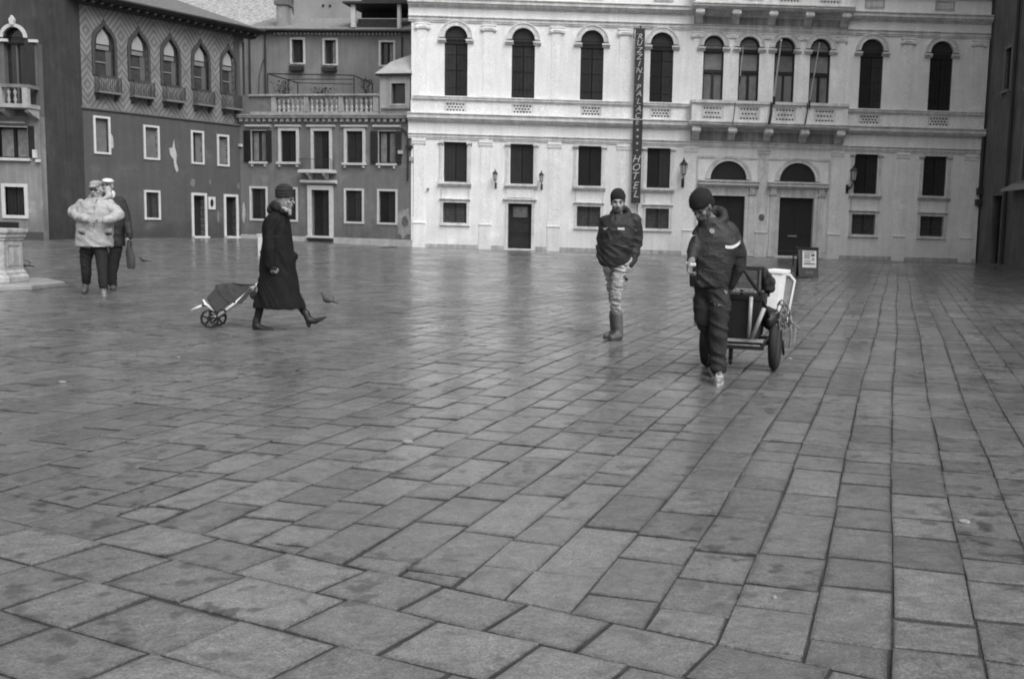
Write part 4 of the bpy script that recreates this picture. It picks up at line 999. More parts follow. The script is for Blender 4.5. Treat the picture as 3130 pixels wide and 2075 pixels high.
def face(body, P, Rm, s=1.0, brow=None):
    d_ = mat('eye_dark', .02, .2); 
    for sx in (-1, 1):
        MB().ell(P(sx * .031, -.078, .006), (.013 * s, .008 * s, .007 * s), 10, Rm).build('eye', d_, body, True)
        MB().tube([P(sx * .014, -.092, .026), P(sx * .034, -.091, .032), P(sx * .054, -.076, .024)], .005 * s, 6).build('eyebrow', brow or mat('brow_hair', .03, .8), body, True)
    MB().tube([P(-.022, -.090, -.058), P(0, -.097, -.056), P(.022, -.090, -.058)], .0045 * s, 6).build('mouth', mat('lips', .12, .5), body, True)
def hand(mb_, wrist, d, up, s=1.0, curl=.5, thumb=1):
    "palm and five fingers from the wrist along d; up = back of the hand; curl 0..1"
    d = Vector(d).normalized(); up = Vector(up); up = (up - d * up.dot(d)).normalized(); side = d.cross(up) * thumb; w_ = Vector(wrist)
    for k in range(-1, 2): mb_.cap(w_ + side * k * .012 * s, w_ + d * .085 * s + side * k * .027 * s, .017 * s, .014 * s, 8)
    for i, L_ in enumerate((.070, .082, .076, .060)):
        a = w_ + d * .088 * s + side * (.033 - i * .0215) * s; r_ = .0093 * s; ang = 0; p = a
        for j, q in enumerate((.45, .3, .25)):
            ang += curl * (.9 if j == 0 else 1.1) + .12 * (i % 2); v = d * math.cos(ang) - up * math.sin(ang); n_ = p + v * L_ * q * s; mb_.cap(p, n_, r_, r_ * .9, 8); p = n_; r_ *= .92
    t0 = w_ + side * .026 * s + d * .02 * s; t1 = t0 + (side * .7 + d * .6 - up * .4 * curl).normalized() * .042 * s; t2 = t1 + (d * .9 + side * .1 - up * .7 * curl).normalized() * .034 * s
    mb_.cap(t0, t1, .014 * s, .011 * s, 8); mb_.cap(t1, t2, .011 * s, .009 * s, 8)
def shoe(root, heel, toe, M, h=.09, w=.05, name='shoe', sole=None, heelh=.0):
    "shoe lying from heel to toe (points on the ground line)"
    heel = Vector(heel); toe = Vector(toe); d_ = (toe - heel); L_ = d_.length; d_.normalize(); up = Vector((0, 0, 1)); up = (up - d_ * up.dot(d_)).normalized()
    m_ = MB()
    m_.cap(heel + up * (.045 + heelh), heel + d_ * L_ * .45 + up * (.045 + heelh * .4), .042, .045, 12); m_.cap(heel + d_ * L_ * .45 + up * .043, toe - d_ * .035 + up * .034, .046, .032, 12)
    m_.cap(heel + up * (.05 + heelh), heel + up * h + d_ * .02, .043, .046, 12)
    o = blob(name, m_, M, root, .009, 4)
    s_ = MB(); side = d_.cross(up).normalized(); n = 16; top = []; bot = []
    for i in range(n):
        a = 2 * math.pi * i / n; x = math.cos(a); y = math.sin(a); ww = .046 if x < .2 else .044 * (1 - .25 * max(0, x - .2))
        c = heel + d_ * (L_ * .47 + x * (L_ * .5 + .02)) + side * y * ww; top.append(c + up * .02); bot.append(c - up * .002)
    s_.add(top + bot, [tuple(range(n)), tuple(range(2 * n - 1, n - 1, -1))] + [(i, (i + 1) % n, (i + 1) % n + n, i + n) for i in range(n)])
    if heelh: s_.cap(heel + up * .0, heel + up * (heelh + .02), .026, .034, 10)
    s_.build('sole', sole or mat('shoe_sole', .03, .7), o)
    return o

def ring_collar(m_, c, rx, ry, r, back=.05, n=18, tilt=0):
    "rolled collar or lowered hood round a neck at c; the back lies higher and fuller"
    pts = []; rs = []
    for i in range(n):
        a = 2 * math.pi * i / n; bk = (1 + math.sin(a)) / 2
        pts.append(Vector(c) + Vector((rx * math.cos(a) + tilt * bk, ry * math.sin(a) + .02, back * bk - .02 * (1 - bk)))); rs.append(r * (.85 + .45 * bk))
    for i in range(n): m_.ell(pts[i], (rs[i], rs[i], rs[i] * 1.15), 10)
class Fig:
    "figure whose points are given in a measuring frame: px, py of the photograph and a depth offset"
    def __init__(s, name, label, Y, px, py, fn, gz_=0, cat='person', group=None):
        s.fn = fn; s.Y = Y; b = at(*fn(px, py), Y); s.o = Vector((b.x, Y, gz_)); s.root = empty(name, s.o, 0, label, cat, group)
        s.dz = 0
    def p(s, x, y, dy=0): q = at(*s.fn(x, y), s.Y + dy); return q - s.o
    def chain(s, m_, pts):
        "pts: (x, y, dy, radius_m)"
        if m_ is getattr(s, 'slim', None): pts = [(x, y, dy, r if r < .037 else max(.034, r * .74)) for x, y, dy, r in pts]
        for a, b in zip(pts, pts[1:]): m_.cap(s.p(*a[:3]), s.p(*b[:3]), a[3], b[3])

# ---- the man standing in the dark jacket and pale trousers
f1 = Fig('person', 'bearded man in knit cap, dark jacket and pale cargo trousers, hands in pockets', 11.9, 425, 1500, lambda x, y: (1750 + x / 3.137, 560 + y / 3.137))
k = 11.9 / 3100 / 3.137
b = MB(); f1.slim = b; hc = f1.p(434, 190, -.02); P, Rm = head(b, hc, 1.0, rad(4), rad(4))
b.cap(hc + Vector((0, .02, -.09)), hc + Vector((0, .03, -.19)), .055, .06)
b.loft([(*f1.p(440, 700), .15, .10), (*f1.p(440, 560), .14, .10), (*f1.p(445, 420), .17, .11), (*f1.p(442, 340), .16, .09), (*f1.p(440, 305), .07, .06)])
f1.chain(b, [(318, 375, 0, .06), (278, 560, .02, .045), (292, 745, -.06, .034)]); f1.chain(b, [(590, 370, 0, .06), (625, 580, .03, .045), (560, 760, -.05, .034)])
hand(b, f1.p(294, 745, -.07), (.35, -.1, -1), (-.6, -.7, 0), 1, .35, -1); hand(b, f1.p(556, 758, -.06), (-.3, -.1, -1), (.6, -.7, 0), 1, .35, 1)
f1.chain(b, [(390, 760, .04, .09), (452, 800, -.03, .08), (425, 1020, -.05, .058), (432, 1250, 0, .045), (438, 1440, 0, .04), (405, 1480, -.08, .035)])
f1.chain(b, [(390, 760, .04, .09), (365, 810, .09, .075), (385, 1030, .14, .055), (405, 1250, .16, .042), (405, 1430, .15, .038), (370, 1470, .1, .03)])
body = blob('body', b, skind, f1.root, .0075, 3)
face(body, P, Rm); bd = MB()
bd.ell(P(0, -.045, -.085), (.052, .050, .042), 14, Rm); bd.ell(P(-.045, -.02, -.055), (.022, .04, .05), 12, Rm); bd.ell(P(.045, -.02, -.055), (.022, .04, .05), 12, Rm); bd.tube([P(-.03, -.094, -.05), P(0, -.108, -.044), P(.03, -.094, -.05)], .009, 8)
blob('beard', bd, mat('dark_beard', .055, .9, .3, 40, .4, 120), body, .006, 2, .003, (60, 60, 60))
h_ = MB(); top = hc + Vector((0, .012, .145))
h_.loft([(hc.x, hc.y + .012, hc.z + q, rx, rx * 1.17) for q, rx in ((.035, .085), (.06, .090), (.09, .090), (.115, .082), (.14, .066), (.16, .045), (.172, .02))], 24)
for sx in (-1, 1): h_.ell(P(sx * .062, .03, .02), (.026, .06, .045), 12, Rm)
h_.ell(P(0, .07, -.0), (.065, .05, .06), 12, Rm)
hat = blob('knit_cap', h_, mat('dark_wool', .012, .95, .3, 60, .5, 90), body, .008, 3, .004, (30, 30, 60))
m_ = MB()
m_.loft([(*f1.p(400, 795), .165, .135), (*f1.p(402, 765), .175, .145), (*f1.p(412, 700), .185, .155), (*f1.p(425, 600), .20, .165), (*f1.p(440, 480), .21, .165), (*f1.p(446, 400), .205, .155), (*f1.p(444, 345), .165, .125), (*f1.p(442, 305), .10, .10), (*f1.p(442, 285), .07, .07)], 28)
f1.chain(m_, [(325, 375, .01, .088), (292, 480, .02, .072), (278, 575, .02, .066), (272, 680, -.02, .060), (285, 752, -.06, .05)])
f1.chain(m_, [(590, 365, .01, .092), (612, 480, .02, .078), (618, 585, .04, .072), (588, 690, 0, .064), (556, 780, -.05, .052)])
ring_collar(m_, f1.p(448, 312, .02), .092, .085, .034, .075, tilt=.03)
jk = blob('jacket', m_, mat('navy_padded_cloth', .017, .66, .3, 9, .6, 30, spec=.35), f1.root, .0095, 3, .024, (6, 6, 9))
# marks on the chest
wm = mat('white_print', .5, .7)
t_ = [(290, 425), (312, 432), (338, 420), (318, 446), (298, 447)]; zz = [f1.p(x, y, -.2) for x, y in t_]
def on_cloth(px_, py_, fig, off=.004, dg_=[None]):
    "point on the front of a garment straight behind the given point"
    return None
def front_y(ob, x, z):
    hit, loc, n_, i_ = ob.ray_cast(Vector((x, -2, z)), Vector((0, 1, 0)))
    return loc.y if hit else None
bpy.context.view_layer.update()
def cloth_mark(fig, ob, poly, name, M, off=.004, seg=3):
    pts = [fig.p(x, y, -.17) for x, y in poly]; ys = [front_y(ob, q.x, q.z) for q in pts]; ok = [y for y in ys if y is not None]
    if not ok: return
    mid = sum(ok) / len(ok); v = [Vector((q.x, (y if y is not None else mid) - off, q.z)) for q, y in zip(pts, ys)]; n = len(v)
    return MB().add([*v, *[q + Vector((0, .01, 0)) for q in v]], [tuple(range(n)), tuple(range(2*n - 1, n - 1, -1))] + [(i, (i+1) % n, (i+1) % n + n, i + n) for i in range(n)]).build(name, M, ob)
cloth_mark(f1, jk, t_, 'chest_mark', wm, .010)
for i in range(6): cloth_mark(f1, jk, [(434 + i * 11, 427), (441 + i * 11, 428), (442 + i * 11, 447 + i), (433 + i * 11, 444 + i)], 'chest_letter', wm, .010)
seam = mat('dark_seam', .008, .8)
cloth_mark(f1, jk, [(438, 335), (444, 335), (410, 745), (403, 745)], 'zip', seam, .004)
cloth_mark(f1, jk, [(310, 470), (385, 478), (385, 484), (309, 476)], 'pocket_seam', seam, .004); cloth_mark(f1, jk, [(425, 482), (520, 470), (521, 476), (426, 489)], 'pocket_seam', seam, .004)
cloth_mark(f1, jk, [(305, 705), (480, 712), (480, 719), (305, 712)], 'hem_seam', mat('seam_sheen', .06, .6), .005)
m_ = MB()
f1.chain(m_, [(440, 770, 0, .10), (452, 830, -.04, .092), (432, 950, -.05, .078), (418, 1060, -.05, .068), (412, 1150, -.03, .064), (424, 1235, -.01, .062)])
f1.chain(m_, [(380, 770, .05, .10), (358, 830, .08, .078), (368, 950, .12, .062), (385, 1060, .15, .056), (400, 1150, .16, .054), (408, 1230, .16, .054)])
m_.ell(f1.p(505, 880, -.03), (.035, .05, .06), 10); m_.ell(f1.p(500, 960, -.02), (.03, .045, .07), 10); m_.ell(f1.p(360, 860, .08), (.05, .06, .1), 10)
tr_ = blob('trousers', m_, mat('pale_work_cloth', .27, .85, .35, 14, .5, 40, spec=.2), f1.root, .008, 1, .036, (8, 8, 24), seed=3)
for pl in ([(448, 895), (500, 905), (530, 915), (528, 945), (505, 938), (455, 908)], [(528, 848), (556, 852), (552, 872), (530, 868)], [(430, 985), (470, 1003), (468, 1012), (428, 994)]):
    cloth_mark(f1, tr_, pl, 'pocket_trim', mat('black_trim', .03, .8), .006)
bt_ = mat('scuffed_boot', .075, .6, .4, 18, .3)
for (xa, dy, ya, yb, tx, ty, tdy, hx) in ((432, -.01, 1262, 1440, 378, 1500, -.17, 452), (402, .15, 1262, 1425, 322, 1487, .02, 410)):
    m_ = MB(); f1.chain(m_, [(xa - 2, ya, dy, .066), (xa + 4, (ya + yb) / 2, dy, .062), (hx - 8, yb, dy, .055)])
    hl = f1.p(hx, 1490, dy); hl.z = .045; te = f1.p(tx, 1490, tdy); te.z = .038; m_.cap(f1.p(hx - 8, yb, dy), hl, .055, .045); m_.cap(hl, te, .048, .040); m_.cap(f1.p(hx - 10, yb + 8, dy), (hl + te) / 2, .05, .045)
    bo = blob('boot', m_, bt_, f1.root, .009, 3, .005, (14, 14, 30))
    s_ = MB(); s_.add([], []); d_ = (te - hl).normalized(); L_ = (te - hl).length
    side = Vector((-d_.y, d_.x, 0)).normalized(); pts = []
    for i in range(16):
        a = 2 * math.pi * i / 16; c = hl + d_ * (L_ * .5 + math.cos(a) * (L_ * .5 + .042)) + side * math.sin(a) * .048; pts.append(c)
    s_.add([(q.x, q.y, .026) for q in pts] + [(q.x, q.y, .001) for q in pts], [tuple(range(16)), tuple(range(31, 15, -1))] + [(i, (i+1) % 16, (i+1) % 16 + 16, i + 16) for i in range(16)]); s_.build('sole', mat('shoe_sole', .03, .7), bo)

# ---- the man pulling the cart
f2 = Fig('person', 'man in black knit cap and dark jacket with pale arm band, pulling the cart', 8.9, 345, 1480, lambda x, y: (2050 + x / 2.449, 560 + y / 2.449))
b = MB(); f2.slim = b; hc = f2.p(238, 178, -.10); P, Rm = head(b, hc, 1.0, rad(-42), rad(42))
b.cap(hc + Vector((.03, .03, -.07)), f2.p(310, 300, .03), .055, .065)
b.loft([(*f2.p(300, 740), .16, .11), (*f2.p(320, 600), .15, .11), (*f2.p(335, 440), .18, .12), (*f2.p(330, 350), .15, .1), (*f2.p(315, 300), .07, .06)])
f2.chain(b, [(450, 390, .04, .06), (510, 600, .12, .046), (470, 745, .18, .036)])         # arm reaching back to the cart
f2.chain(b, [(205, 400, -.06, .058), (168, 520, -.12, .042), (155, 585, -.20, .034)])      # arm with the cup
hand(b, f2.p(152, 582, -.20), (-.15, -.35, -1), (-.8, .5, 0), 1.1, .75, -1)
hand(b, f2.p(474, 740, .18), (-.5, .2, -.8), (.3, -.9, 0), 1.05, .8, 1)
f2.chain(b, [(300, 740, 0, .11), (350, 820, -.02, .09), (362, 1080, -.10, .06), (356, 1330, -.10, .045), (360, 1420, -.14, .04)])
f2.chain(b, [(290, 740, .02, .11), (245, 850, .04, .085), (245, 1040, .02, .06), (305, 1230, .30, .045), (316, 1370, .42, .04)])
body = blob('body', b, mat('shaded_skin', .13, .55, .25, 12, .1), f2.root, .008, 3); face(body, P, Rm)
MB().cap(f2.p(172, 610, -.20), f2.p(128, 606, -.235), .021, .021, 14).build('paper_cup', mat('cup_paper', .45, .7), body, True)
# the cup lies in the hand, the watch on the wrist
h_ = MB(); h_.ell(P(0, .02, .07), (.098, .118, .092), 20, Rm); h_.ell(P(0, .06, .01), (.086, .075, .085), 14, Rm); h_.ell(P(0, -.045, .065), (.080, .06, .042), 16, Rm)
blob('knit_cap', h_, mat('black_wool', .010, .95, .3, 60, .5, 90), body, .009, 4, .003, (30, 30, 60))
bd = MB(); bd.ell(P(0, -.045, -.082), (.048, .048, .036), 14, Rm); bd.ell(P(.045, -.02, -.05), (.02, .035, .045), 12, Rm); blob('beard', bd, mat('dark_beard', .055, .9), body, .006, 2)
m_ = MB()
m_.loft([(*f2.p(285, 775), .165, .14), (*f2.p(290, 735), .175, .15), (*f2.p(300, 640), .185, .16), (*f2.p(325, 520), .205, .17), (*f2.p(340, 440), .215, .17), (*f2.p(335, 370), .19, .145), (*f2.p(315, 310), .13, .12), (*f2.p(295, 260, -.02), .09, .09)], 28)
f2.chain(m_, [(430, 360, .03, .085), (470, 440, .06, .092), (497, 530, .10, .086), (500, 625, .13, .076), (468, 700, .16, .062), (442, 765, .18, .05)])
f2.chain(m_, [(225, 390, -.04, .085), (180, 450, -.08, .062), (163, 540, -.14, .050), (156, 575, -.18, .044)])
ring_collar(m_, f2.p(300, 292, -.02), .098, .10, .042, .09, tilt=.035)
jk = blob('jacket', m_, mat('black_work_cloth', .017, .66, .3, 8, .6, 30, spec=.4), f2.root, .0095, 4, .020, (5, 5, 7), seed=8)
bpy.context.view_layer.update()
band = []
for i in range(9):
    x = 402 + i * 15; band.append((x, 462 + 18 * math.sin(math.pi * i / 8) - i * 4.2))
bp = band + [(x, y + 24) for x, y in band[::-1]]
pts_t = [f2.p(x, y, -.05) for x, y in band]; pts_b = [f2.p(x, y + 23, -.05) for x, y in band]
vv = []
for a_, b_ in zip(pts_t, pts_b):
    for q in (a_, b_):
        y_ = front_y(jk, q.x, q.z); vv.append(Vector((q.x, (y_ if y_ is not None else (vv[-2].y if len(vv) > 1 else 0)) - .006, q.z)))
MB().add(vv + [q + Vector((0, .012, 0)) for q in vv], [(2*i, 2*i+1, 2*i+3, 2*i+2) for i in range(8)]).build('arm_band', mat('reflective_band', .5, .5), jk, True)
cloth_mark(f2, jk, [(292, 345), (308, 338), (326, 345), (332, 362), (322, 378), (303, 376), (291, 362)], 'chest_badge', mat('badge_print', .17, .7), .008)
cloth_mark(f2, jk, [(143, 376), (160, 388), (182, 392), (160, 401), (146, 404)], 'chest_mark', wm, .008)
cloth_mark(f2, jk, [(205, 300), (214, 300), (222, 520), (214, 520)], 'zip', seam, .004); cloth_mark(f2, jk, [(214, 520), (222, 520), (205, 760), (196, 760)], 'zip', seam, .004)
cloth_mark(f2, jk, [(250, 640), (340, 660), (338, 668), (249, 648)], 'pocket_seam', mat('seam_sheen', .06), .005); cloth_mark(f2, jk, [(200, 735), (380, 745), (380, 752), (200, 743)], 'hem_seam', mat('seam_sheen', .06), .005)
m_ = MB()
f2.chain(m_, [(325, 745, 0, .125), (362, 860, -.03, .108), (366, 1000, -.08, .090), (358, 1150, -.10, .078), (354, 1290, -.10, .072), (356, 1385, -.11, .074)])
f2.chain(m_, [(275, 745, .03, .12), (248, 870, .05, .098), (248, 1010, .03, .086), (288, 1130, .14, .064), (312, 1260, .32, .056), (316, 1345, .40, .056)])
m_.ell(f2.p(430, 910, -.02), (.03, .06, .09), 10)
tr_ = blob('trousers', m_, mat('dark_work_trousers', .022, .8, .35, 9, .5, 35, spec=.2), f2.root, .0095, 2, .026, (6, 6, 12), seed=5)
for pl in ([(300, 880), (340, 905), (338, 918), (298, 893)], [(355, 905), (440, 925), (455, 935), (440, 942), (352, 918)], [(400, 800), (432, 815), (424, 838), (408, 820)]):
    cloth_mark(f2, tr_, pl, 'pocket_edge', mat('worn_edge', .12, .8), .008)
sn = mat('pale_trainer', .18, .6, .45, 30, .3, 50)
def shoe_at(fig, root, hx, hy, hdy, tx, ty, tdy, M, **kw):
    a = fig.p(hx, hy, hdy); c = fig.p(tx, ty, tdy); 
    if kw.pop('flat', True): a.z = 0; c.z = 0
    return shoe(root, a, c, M, **kw)
s1 = shoe_at(f2, f2.root, 366, 1460, -.02, 350, 1505, -.27, sn, h=.10, sole=mat('white_sole', .30, .6))
for i in range(4): a = f2.p(352, 1440 + i * 10, 0); MB().tube([(a.x - .03, -.09 - i * .035, .107 - i * .012), (a.x + .025, -.09 - i * .035, .107 - i * .012)], .006, 5).build('lace', mat('lace', .5), s1)
shoe_at(f2, f2.root, 316, 1400, .48, 302, 1400, .25, mat('dark_trainer', .07, .6, .4, 20), h=.09)

# ---- the woman
f3 = Fig('person', 'woman in knit hat and long black coat striding and pulling a shopping trolley', 11.9, 850, 1470, lambda x, y: (560 + x / 3.136, 540 + y / 3.136))
b = MB(); f3.slim = b; hc = f3.p(985, 225, 0); P, Rm = head(b, hc, .96, rad(82), rad(6))
b.cap(hc + Vector((-.02, .0, -.08)), f3.p(925, 350, 0), .05, .055)
b.loft([(*f3.p(910, 800), .13, .13), (*f3.p(905, 600), .12, .14), (*f3.p(895, 460), .10, .12), (*f3.p(905, 380), .06, .07), (*f3.p(915, 330), .06, .06)])
f3.chain(b, [(870, 460, -.11, .045), (840, 570, -.19, .04), (832, 700, -.21, .036), (842, 850, -.22, .03)]); f3.chain(b, [(910, 460, .11, .045), (950, 640, .18, .04), (1010, 800, .18, .03)])
hand(b, f3.p(838, 866, -.22), (.6, .0, -.4), (0, -1, .2), .85, 1.0, 1); hand(b, f3.p(1012, 800, .18), (.5, 0, -1), (0, 1, 0), .95, .6, 1)
f3.chain(b, [(880, 820, 0, .1), (800, 1050, -.05, .08), (735, 1250, -.06, .048), (700, 1400, -.06, .038)])
f3.chain(b, [(930, 820, .05, .1), (1050, 1050, .08, .08), (1140, 1270, .08, .048), (1190, 1340, .08, .038)])
body = blob('body', b, mat('pale_skin', .2, .55, .2, 12, .1), f3.root, .008, 3); face(body, P, Rm, .96)
hr = MB(); hr.ell(P(0, .03, -.02), (.084, .086, .09), 14, Rm); hr.ell(P(.05, -.01, -.05), (.035, .035, .06), 12, Rm); hr.ell(P(-.05, -.01, -.05), (.035, .035, .06), 12, Rm); hr.ell(f3.p(940, 285, 0), (.05, .07, .05), 12)
blob('hair', hr, mat('grey_hair', .19, .8, .45, 40, .5, 90), body, .007, 2, .006, (40, 40, 25))
h_ = MB(); c = f3.p(972, 140, 0); h_.loft([(c.x + dx, c.y, c.z + q, rx, rx * .98) for q, rx, dx in ((-.075, .094, .004), (-.05, .099, .002), (0, .098, .0), (.045, .088, -.002), (.07, .066, -.004), (.085, .035, -.006))], 24)
for q in (-.06, -.025, .01, .04): h_.tube([(c.x + (.1 if q < .03 else .085) * math.cos(a * .3927), c.y + (.1 if q < .03 else .085) * math.sin(a * .3927), c.z + q) for a in range(16)], .011, 6, True)
blob('knit_hat', h_, mat('grey_wool', .02, .95, .45, 30, .6, 90), body, .008, 2)
m_ = MB()
m_.loft([(*f3.p(925, 1258), .292, .24), (*f3.p(922, 1215), .284, .235), (*f3.p(915, 1100), .245, .21), (*f3.p(912, 980), .218, .195), (*f3.p(905, 880), .20, .185), (*f3.p(910, 800), .195, .18), (*f3.p(905, 700), .175, .175), (*f3.p(900, 600), .160, .175), (*f3.p(895, 480), .145, .19), (*f3.p(900, 410), .125, .18), (*f3.p(915, 360), .09, .12), (*f3.p(925, 320), .075, .085)], 30)
f3.chain(m_, [(862, 425, -.13, .075), (838, 560, -.19, .066), (830, 700, -.21, .06), (835, 850, -.22, .05)]); f3.chain(m_, [(915, 425, .13, .075), (950, 600, .18, .066), (1000, 700, .18, .055), (1040, 770, .16, .05)])
m_.ell(f3.p(1066, 770, .05), (.035, .08, .055), 10)
ct = blob('long_coat', m_, mat('black_coat_wool', .010, .9, .25, 9, .4, 40, spec=.15), f3.root, .011, 2, .028, (8, 8, 2.2), seed=2)
cf = MB(); 
for (x, y, dy, r) in ((850, 300, 0, .055), (875, 270, .05, .05), (875, 275, -.06, .05), (905, 300, -.09, .045), (905, 300, .09, .045), (830, 325, -.05, .04), (950, 330, -.09, .035), (990, 340, -.06, .032), (1000, 370, -.03, .03), (985, 330, .07, .035)): cf.ell(f3.p(x, y, dy), (r, r, r), 12)
blob('fur_collar', cf, mat('black_fur', .014, .95, .3, 30, .6, 90), ct, .009, 2, .012, (28, 28, 28))
sc = MB()
f3.chain(sc, [(950, 300, -.04, .04), (985, 325, -.06, .035), (1018, 330, -.05, .026), (1022, 365, -.05, .02)]); blob('scarf', sc, mat('patterned_scarf', .2, .85, .6, 45, .3), ct, .007, 2, .006, (25, 25, 25))
stk = mat('black_stocking', .012, .8)
bk_ = mat('black_leather', .016, .45, .3, 12, .2)
m_ = MB(); f3.chain(m_, [(740, 1200, -.06, .055), (728, 1290, -.06, .046), (708, 1385, -.06, .040)]); blob('stocking', m_, stk, f3.root, .01, 3)
m_ = MB(); f3.chain(m_, [(1120, 1200, .08, .055), (1150, 1285, .08, .042), (1185, 1330, .08, .038)]); blob('stocking', m_, stk, f3.root, .01, 3)
m_ = MB(); f3.chain(m_, [(706, 1370, -.06, .046), (698, 1430, -.06, .045), (760, 1455, -.07, .040), (850, 1470, -.08, .026)]); m_.cap(f3.p(690, 1440, -.06), f3.p(690, 1482, -.06), .034, .026); blob('ankle_boot', m_, bk_, f3.root, .009, 3)
m_ = MB(); f3.chain(m_, [(1178, 1310, .08, .045), (1205, 1375, .08, .042), (1265, 1385, .08, .036), (1330, 1360, .08, .024), (1372, 1342, .08, .011)]); m_.cap(f3.p(1198, 1390, .08), f3.p(1205, 1430, .08), .032, .024); blob('ankle_boot', m_, bk_, f3.root, .009, 3)

# ---- shopping trolley
k3 = 11.9 / 3100 / 3.136
st = Fig('shopping_trolley', 'grey cloth shopping trolley with two spoked black wheels pulled by the woman', 11.9, 255, 1488, lambda x, y: (560 + x / 3.136, 540 + y / 3.136), cat='trolley')
alu = mat('pale_tube', .7, .4, .1, 6, 0)
def wheel(root, c, r, M, spokes=5, th=.03, name='wheel', holes=True, axis=Vector((0, 1, 0))):
    m_ = MB(); n = 28; c = Vector(c)
    R = axis.to_track_quat('Y', 'Z').to_matrix()
    outer = [(r * math.cos(2*math.pi*i/n), r * math.sin(2*math.pi*i/n)) for i in range(n)]
    tmp = MB(); tmp.ring(outer, [(x * .84, z * .84) for x, z in outer], -th / 2, th / 2); tmp.lathe((0, 0, 0), [(r * .26, -th * .7), (r * .26, th * .7)], 14, 'y')
    for s_ in range(spokes):
        a = 2 * math.pi * s_ / spokes + .3; tmp.tube([(r * .2 * math.cos(a), 0, r * .2 * math.sin(a)), (r * .88 * math.cos(a), 0, r * .88 * math.sin(a))], [r * .13, r * .11], 8)
    m_.add([c + R @ Vector(v) for v in tmp.v], tmp.f); return m_.build(name, M, root, bevel=.002)
bw_ = mat('black_plastic', .012, .4)
for x, y, dy in ((255, 1400, -.02), (330, 1372, .20)): c = st.p(x, y, dy); c.z = .108; wheel(st.root, c, .107, bw_, 5)
ca, cb_ = st.p(255, 1400, -.02), st.p(330, 1372, .2); ca.z = cb_.z = .108
MB().tube([ca, cb_], .012, 8).build('axle', alu, st.root)
fr_ = MB()
for dy in (-.02, .18):
    o_ = 0 if dy < 0 else 30
    fr_.tube([st.p(335 + o_, 1335 - o_ * .5, dy), st.p(500 + o_, 1210, dy), st.p(760, 985, dy + (.06 if dy < 0 else -.06))], .016, 8)
fr_.tube([st.p(760, 985, .04), st.p(760, 985, .12)], .012, 8); fr_.tube([ca, st.p(335, 1335, -.02)], .011, 8); fr_.tube([cb_, st.p(365, 1320, .18)], .011, 8)
fr_.build('frame', alu, st.root, True, split=True)
MB().tube([st.p(758, 987, .04), st.p(850, 885, -.14), st.p(885, 872, -.22)], .014, 8).tube([st.p(758, 987, .12), st.p(850, 885, -.1), st.p(885, 876, -.26)], .014, 8).tube([st.p(830, 880, -.24), st.p(895, 876, -.24)], .017, 8).build('handle', bw_, st.root, True)
MB().tube([st.p(190, 1180, -.02), st.p(215, 1215, -.02), st.p(315, 1312, -.02), ca], .010, 8).build('bag_support', alu, st.root, True)
MB().tube([st.p(215, 1222, -.02), st.p(80, 1280, -.02)], .012, 8).tube([st.p(235, 1215, .18), st.p(95, 1268, .18)], .012, 8).tube([st.p(80, 1280, -.02), st.p(95, 1268, .18)], .010, 8).build('foot_bar', alu, st.root, True)
MB().ell(st.p(195, 1232, -.02), (.025, .02, .018), 8).ell(st.p(400, 1282, -.02), (.028, .022, .02), 8).ell(st.p(495, 1205, -.02), (.02, .02, .02), 8).build('clamp', bw_, st.root, True, split=True)
bgc = mat('grey_bag_cloth', .055, .85, .2, 20, .3, 120)
m_ = MB(); fpts = [(222, 1165), (300, 1075), (350, 1022), (430, 1018), (640, 1040), (625, 1070), (500, 1190), (440, 1225), (335, 1300), (300, 1290)]
A1 = [st.p(x, y, -.03) for x, y in fpts]; A2 = [st.p(x, y, .20) for x, y in fpts]; n = len(fpts); m_.add(A1 + A2, [tuple(range(n)), tuple(range(2*n-1, n-1, -1))] + [(i, (i+1) % n, (i+1) % n + n, i + n) for i in range(n)])
bag = blob('bag', m_, bgc, st.root, .009, 5, .006, (10, 10, 10))
MB().tube([st.p(335, 1082, -.042), st.p(390, 1150, -.045), st.p(450, 1218, -.042)], .005, 6).build('seam', bw_, bag)
MB().tube([st.p(475, 1025, -.02), st.p(560, 1036, -.03), st.p(690, 1038, -.02)], .009, 6).build('strap', bw_, bag)
m_ = MB(); q = [(510, 1205), (555, 1222), (640, 1120), (665, 1065), (630, 1075)]; m_.add([st.p(x, y, -.035) for x, y in q] + [st.p(x, y, .05) for x, y in q], [(0,1,2,3,4), (9,8,7,6,5)] + [(i, (i+1) % 5, (i+1) % 5 + 5, i + 5) for i in range(5)]); blob('flap', m_, mat('dark_bag_cloth', .05, .8), bag, .008, 3)
MB().add([st.p(x, y, -.01) for x, y in ((300, 1080), (312, 1040), (352, 1030), (356, 1046), (325, 1058))] + [st.p(x, y, .02) for x, y in ((300, 1080), (312, 1040), (352, 1030), (356, 1046), (325, 1058))], [(0,1,2,3,4), (9,8,7,6,5)] + [(i, (i+1) % 5, (i+1) % 5 + 5, i + 5) for i in range(5)]).build('buckle', bw_, bag)
# round pouch hanging behind the coat
pc = Fig('pouch', 'small round grey pouch hanging between the trolley bag and the black coat', 12.05, 675, 1180, lambda x, y: (560 + x / 3.136, 540 + y / 3.136), cat='pouch')
m_ = MB(); m_.ell(pc.p(675, 1135, .03), (.045, .035, .055), 14); blob('pouch_bag', m_, mat('pouch_cloth', .08, .8, .4, 20), pc.root, .007, 2, .004); MB().tube([pc.p(680, 1100, .03), pc.p(700, 1050, .0), pc.p(715, 1010, -.05)], .006, 6).build('cord', bw_, pc.root)

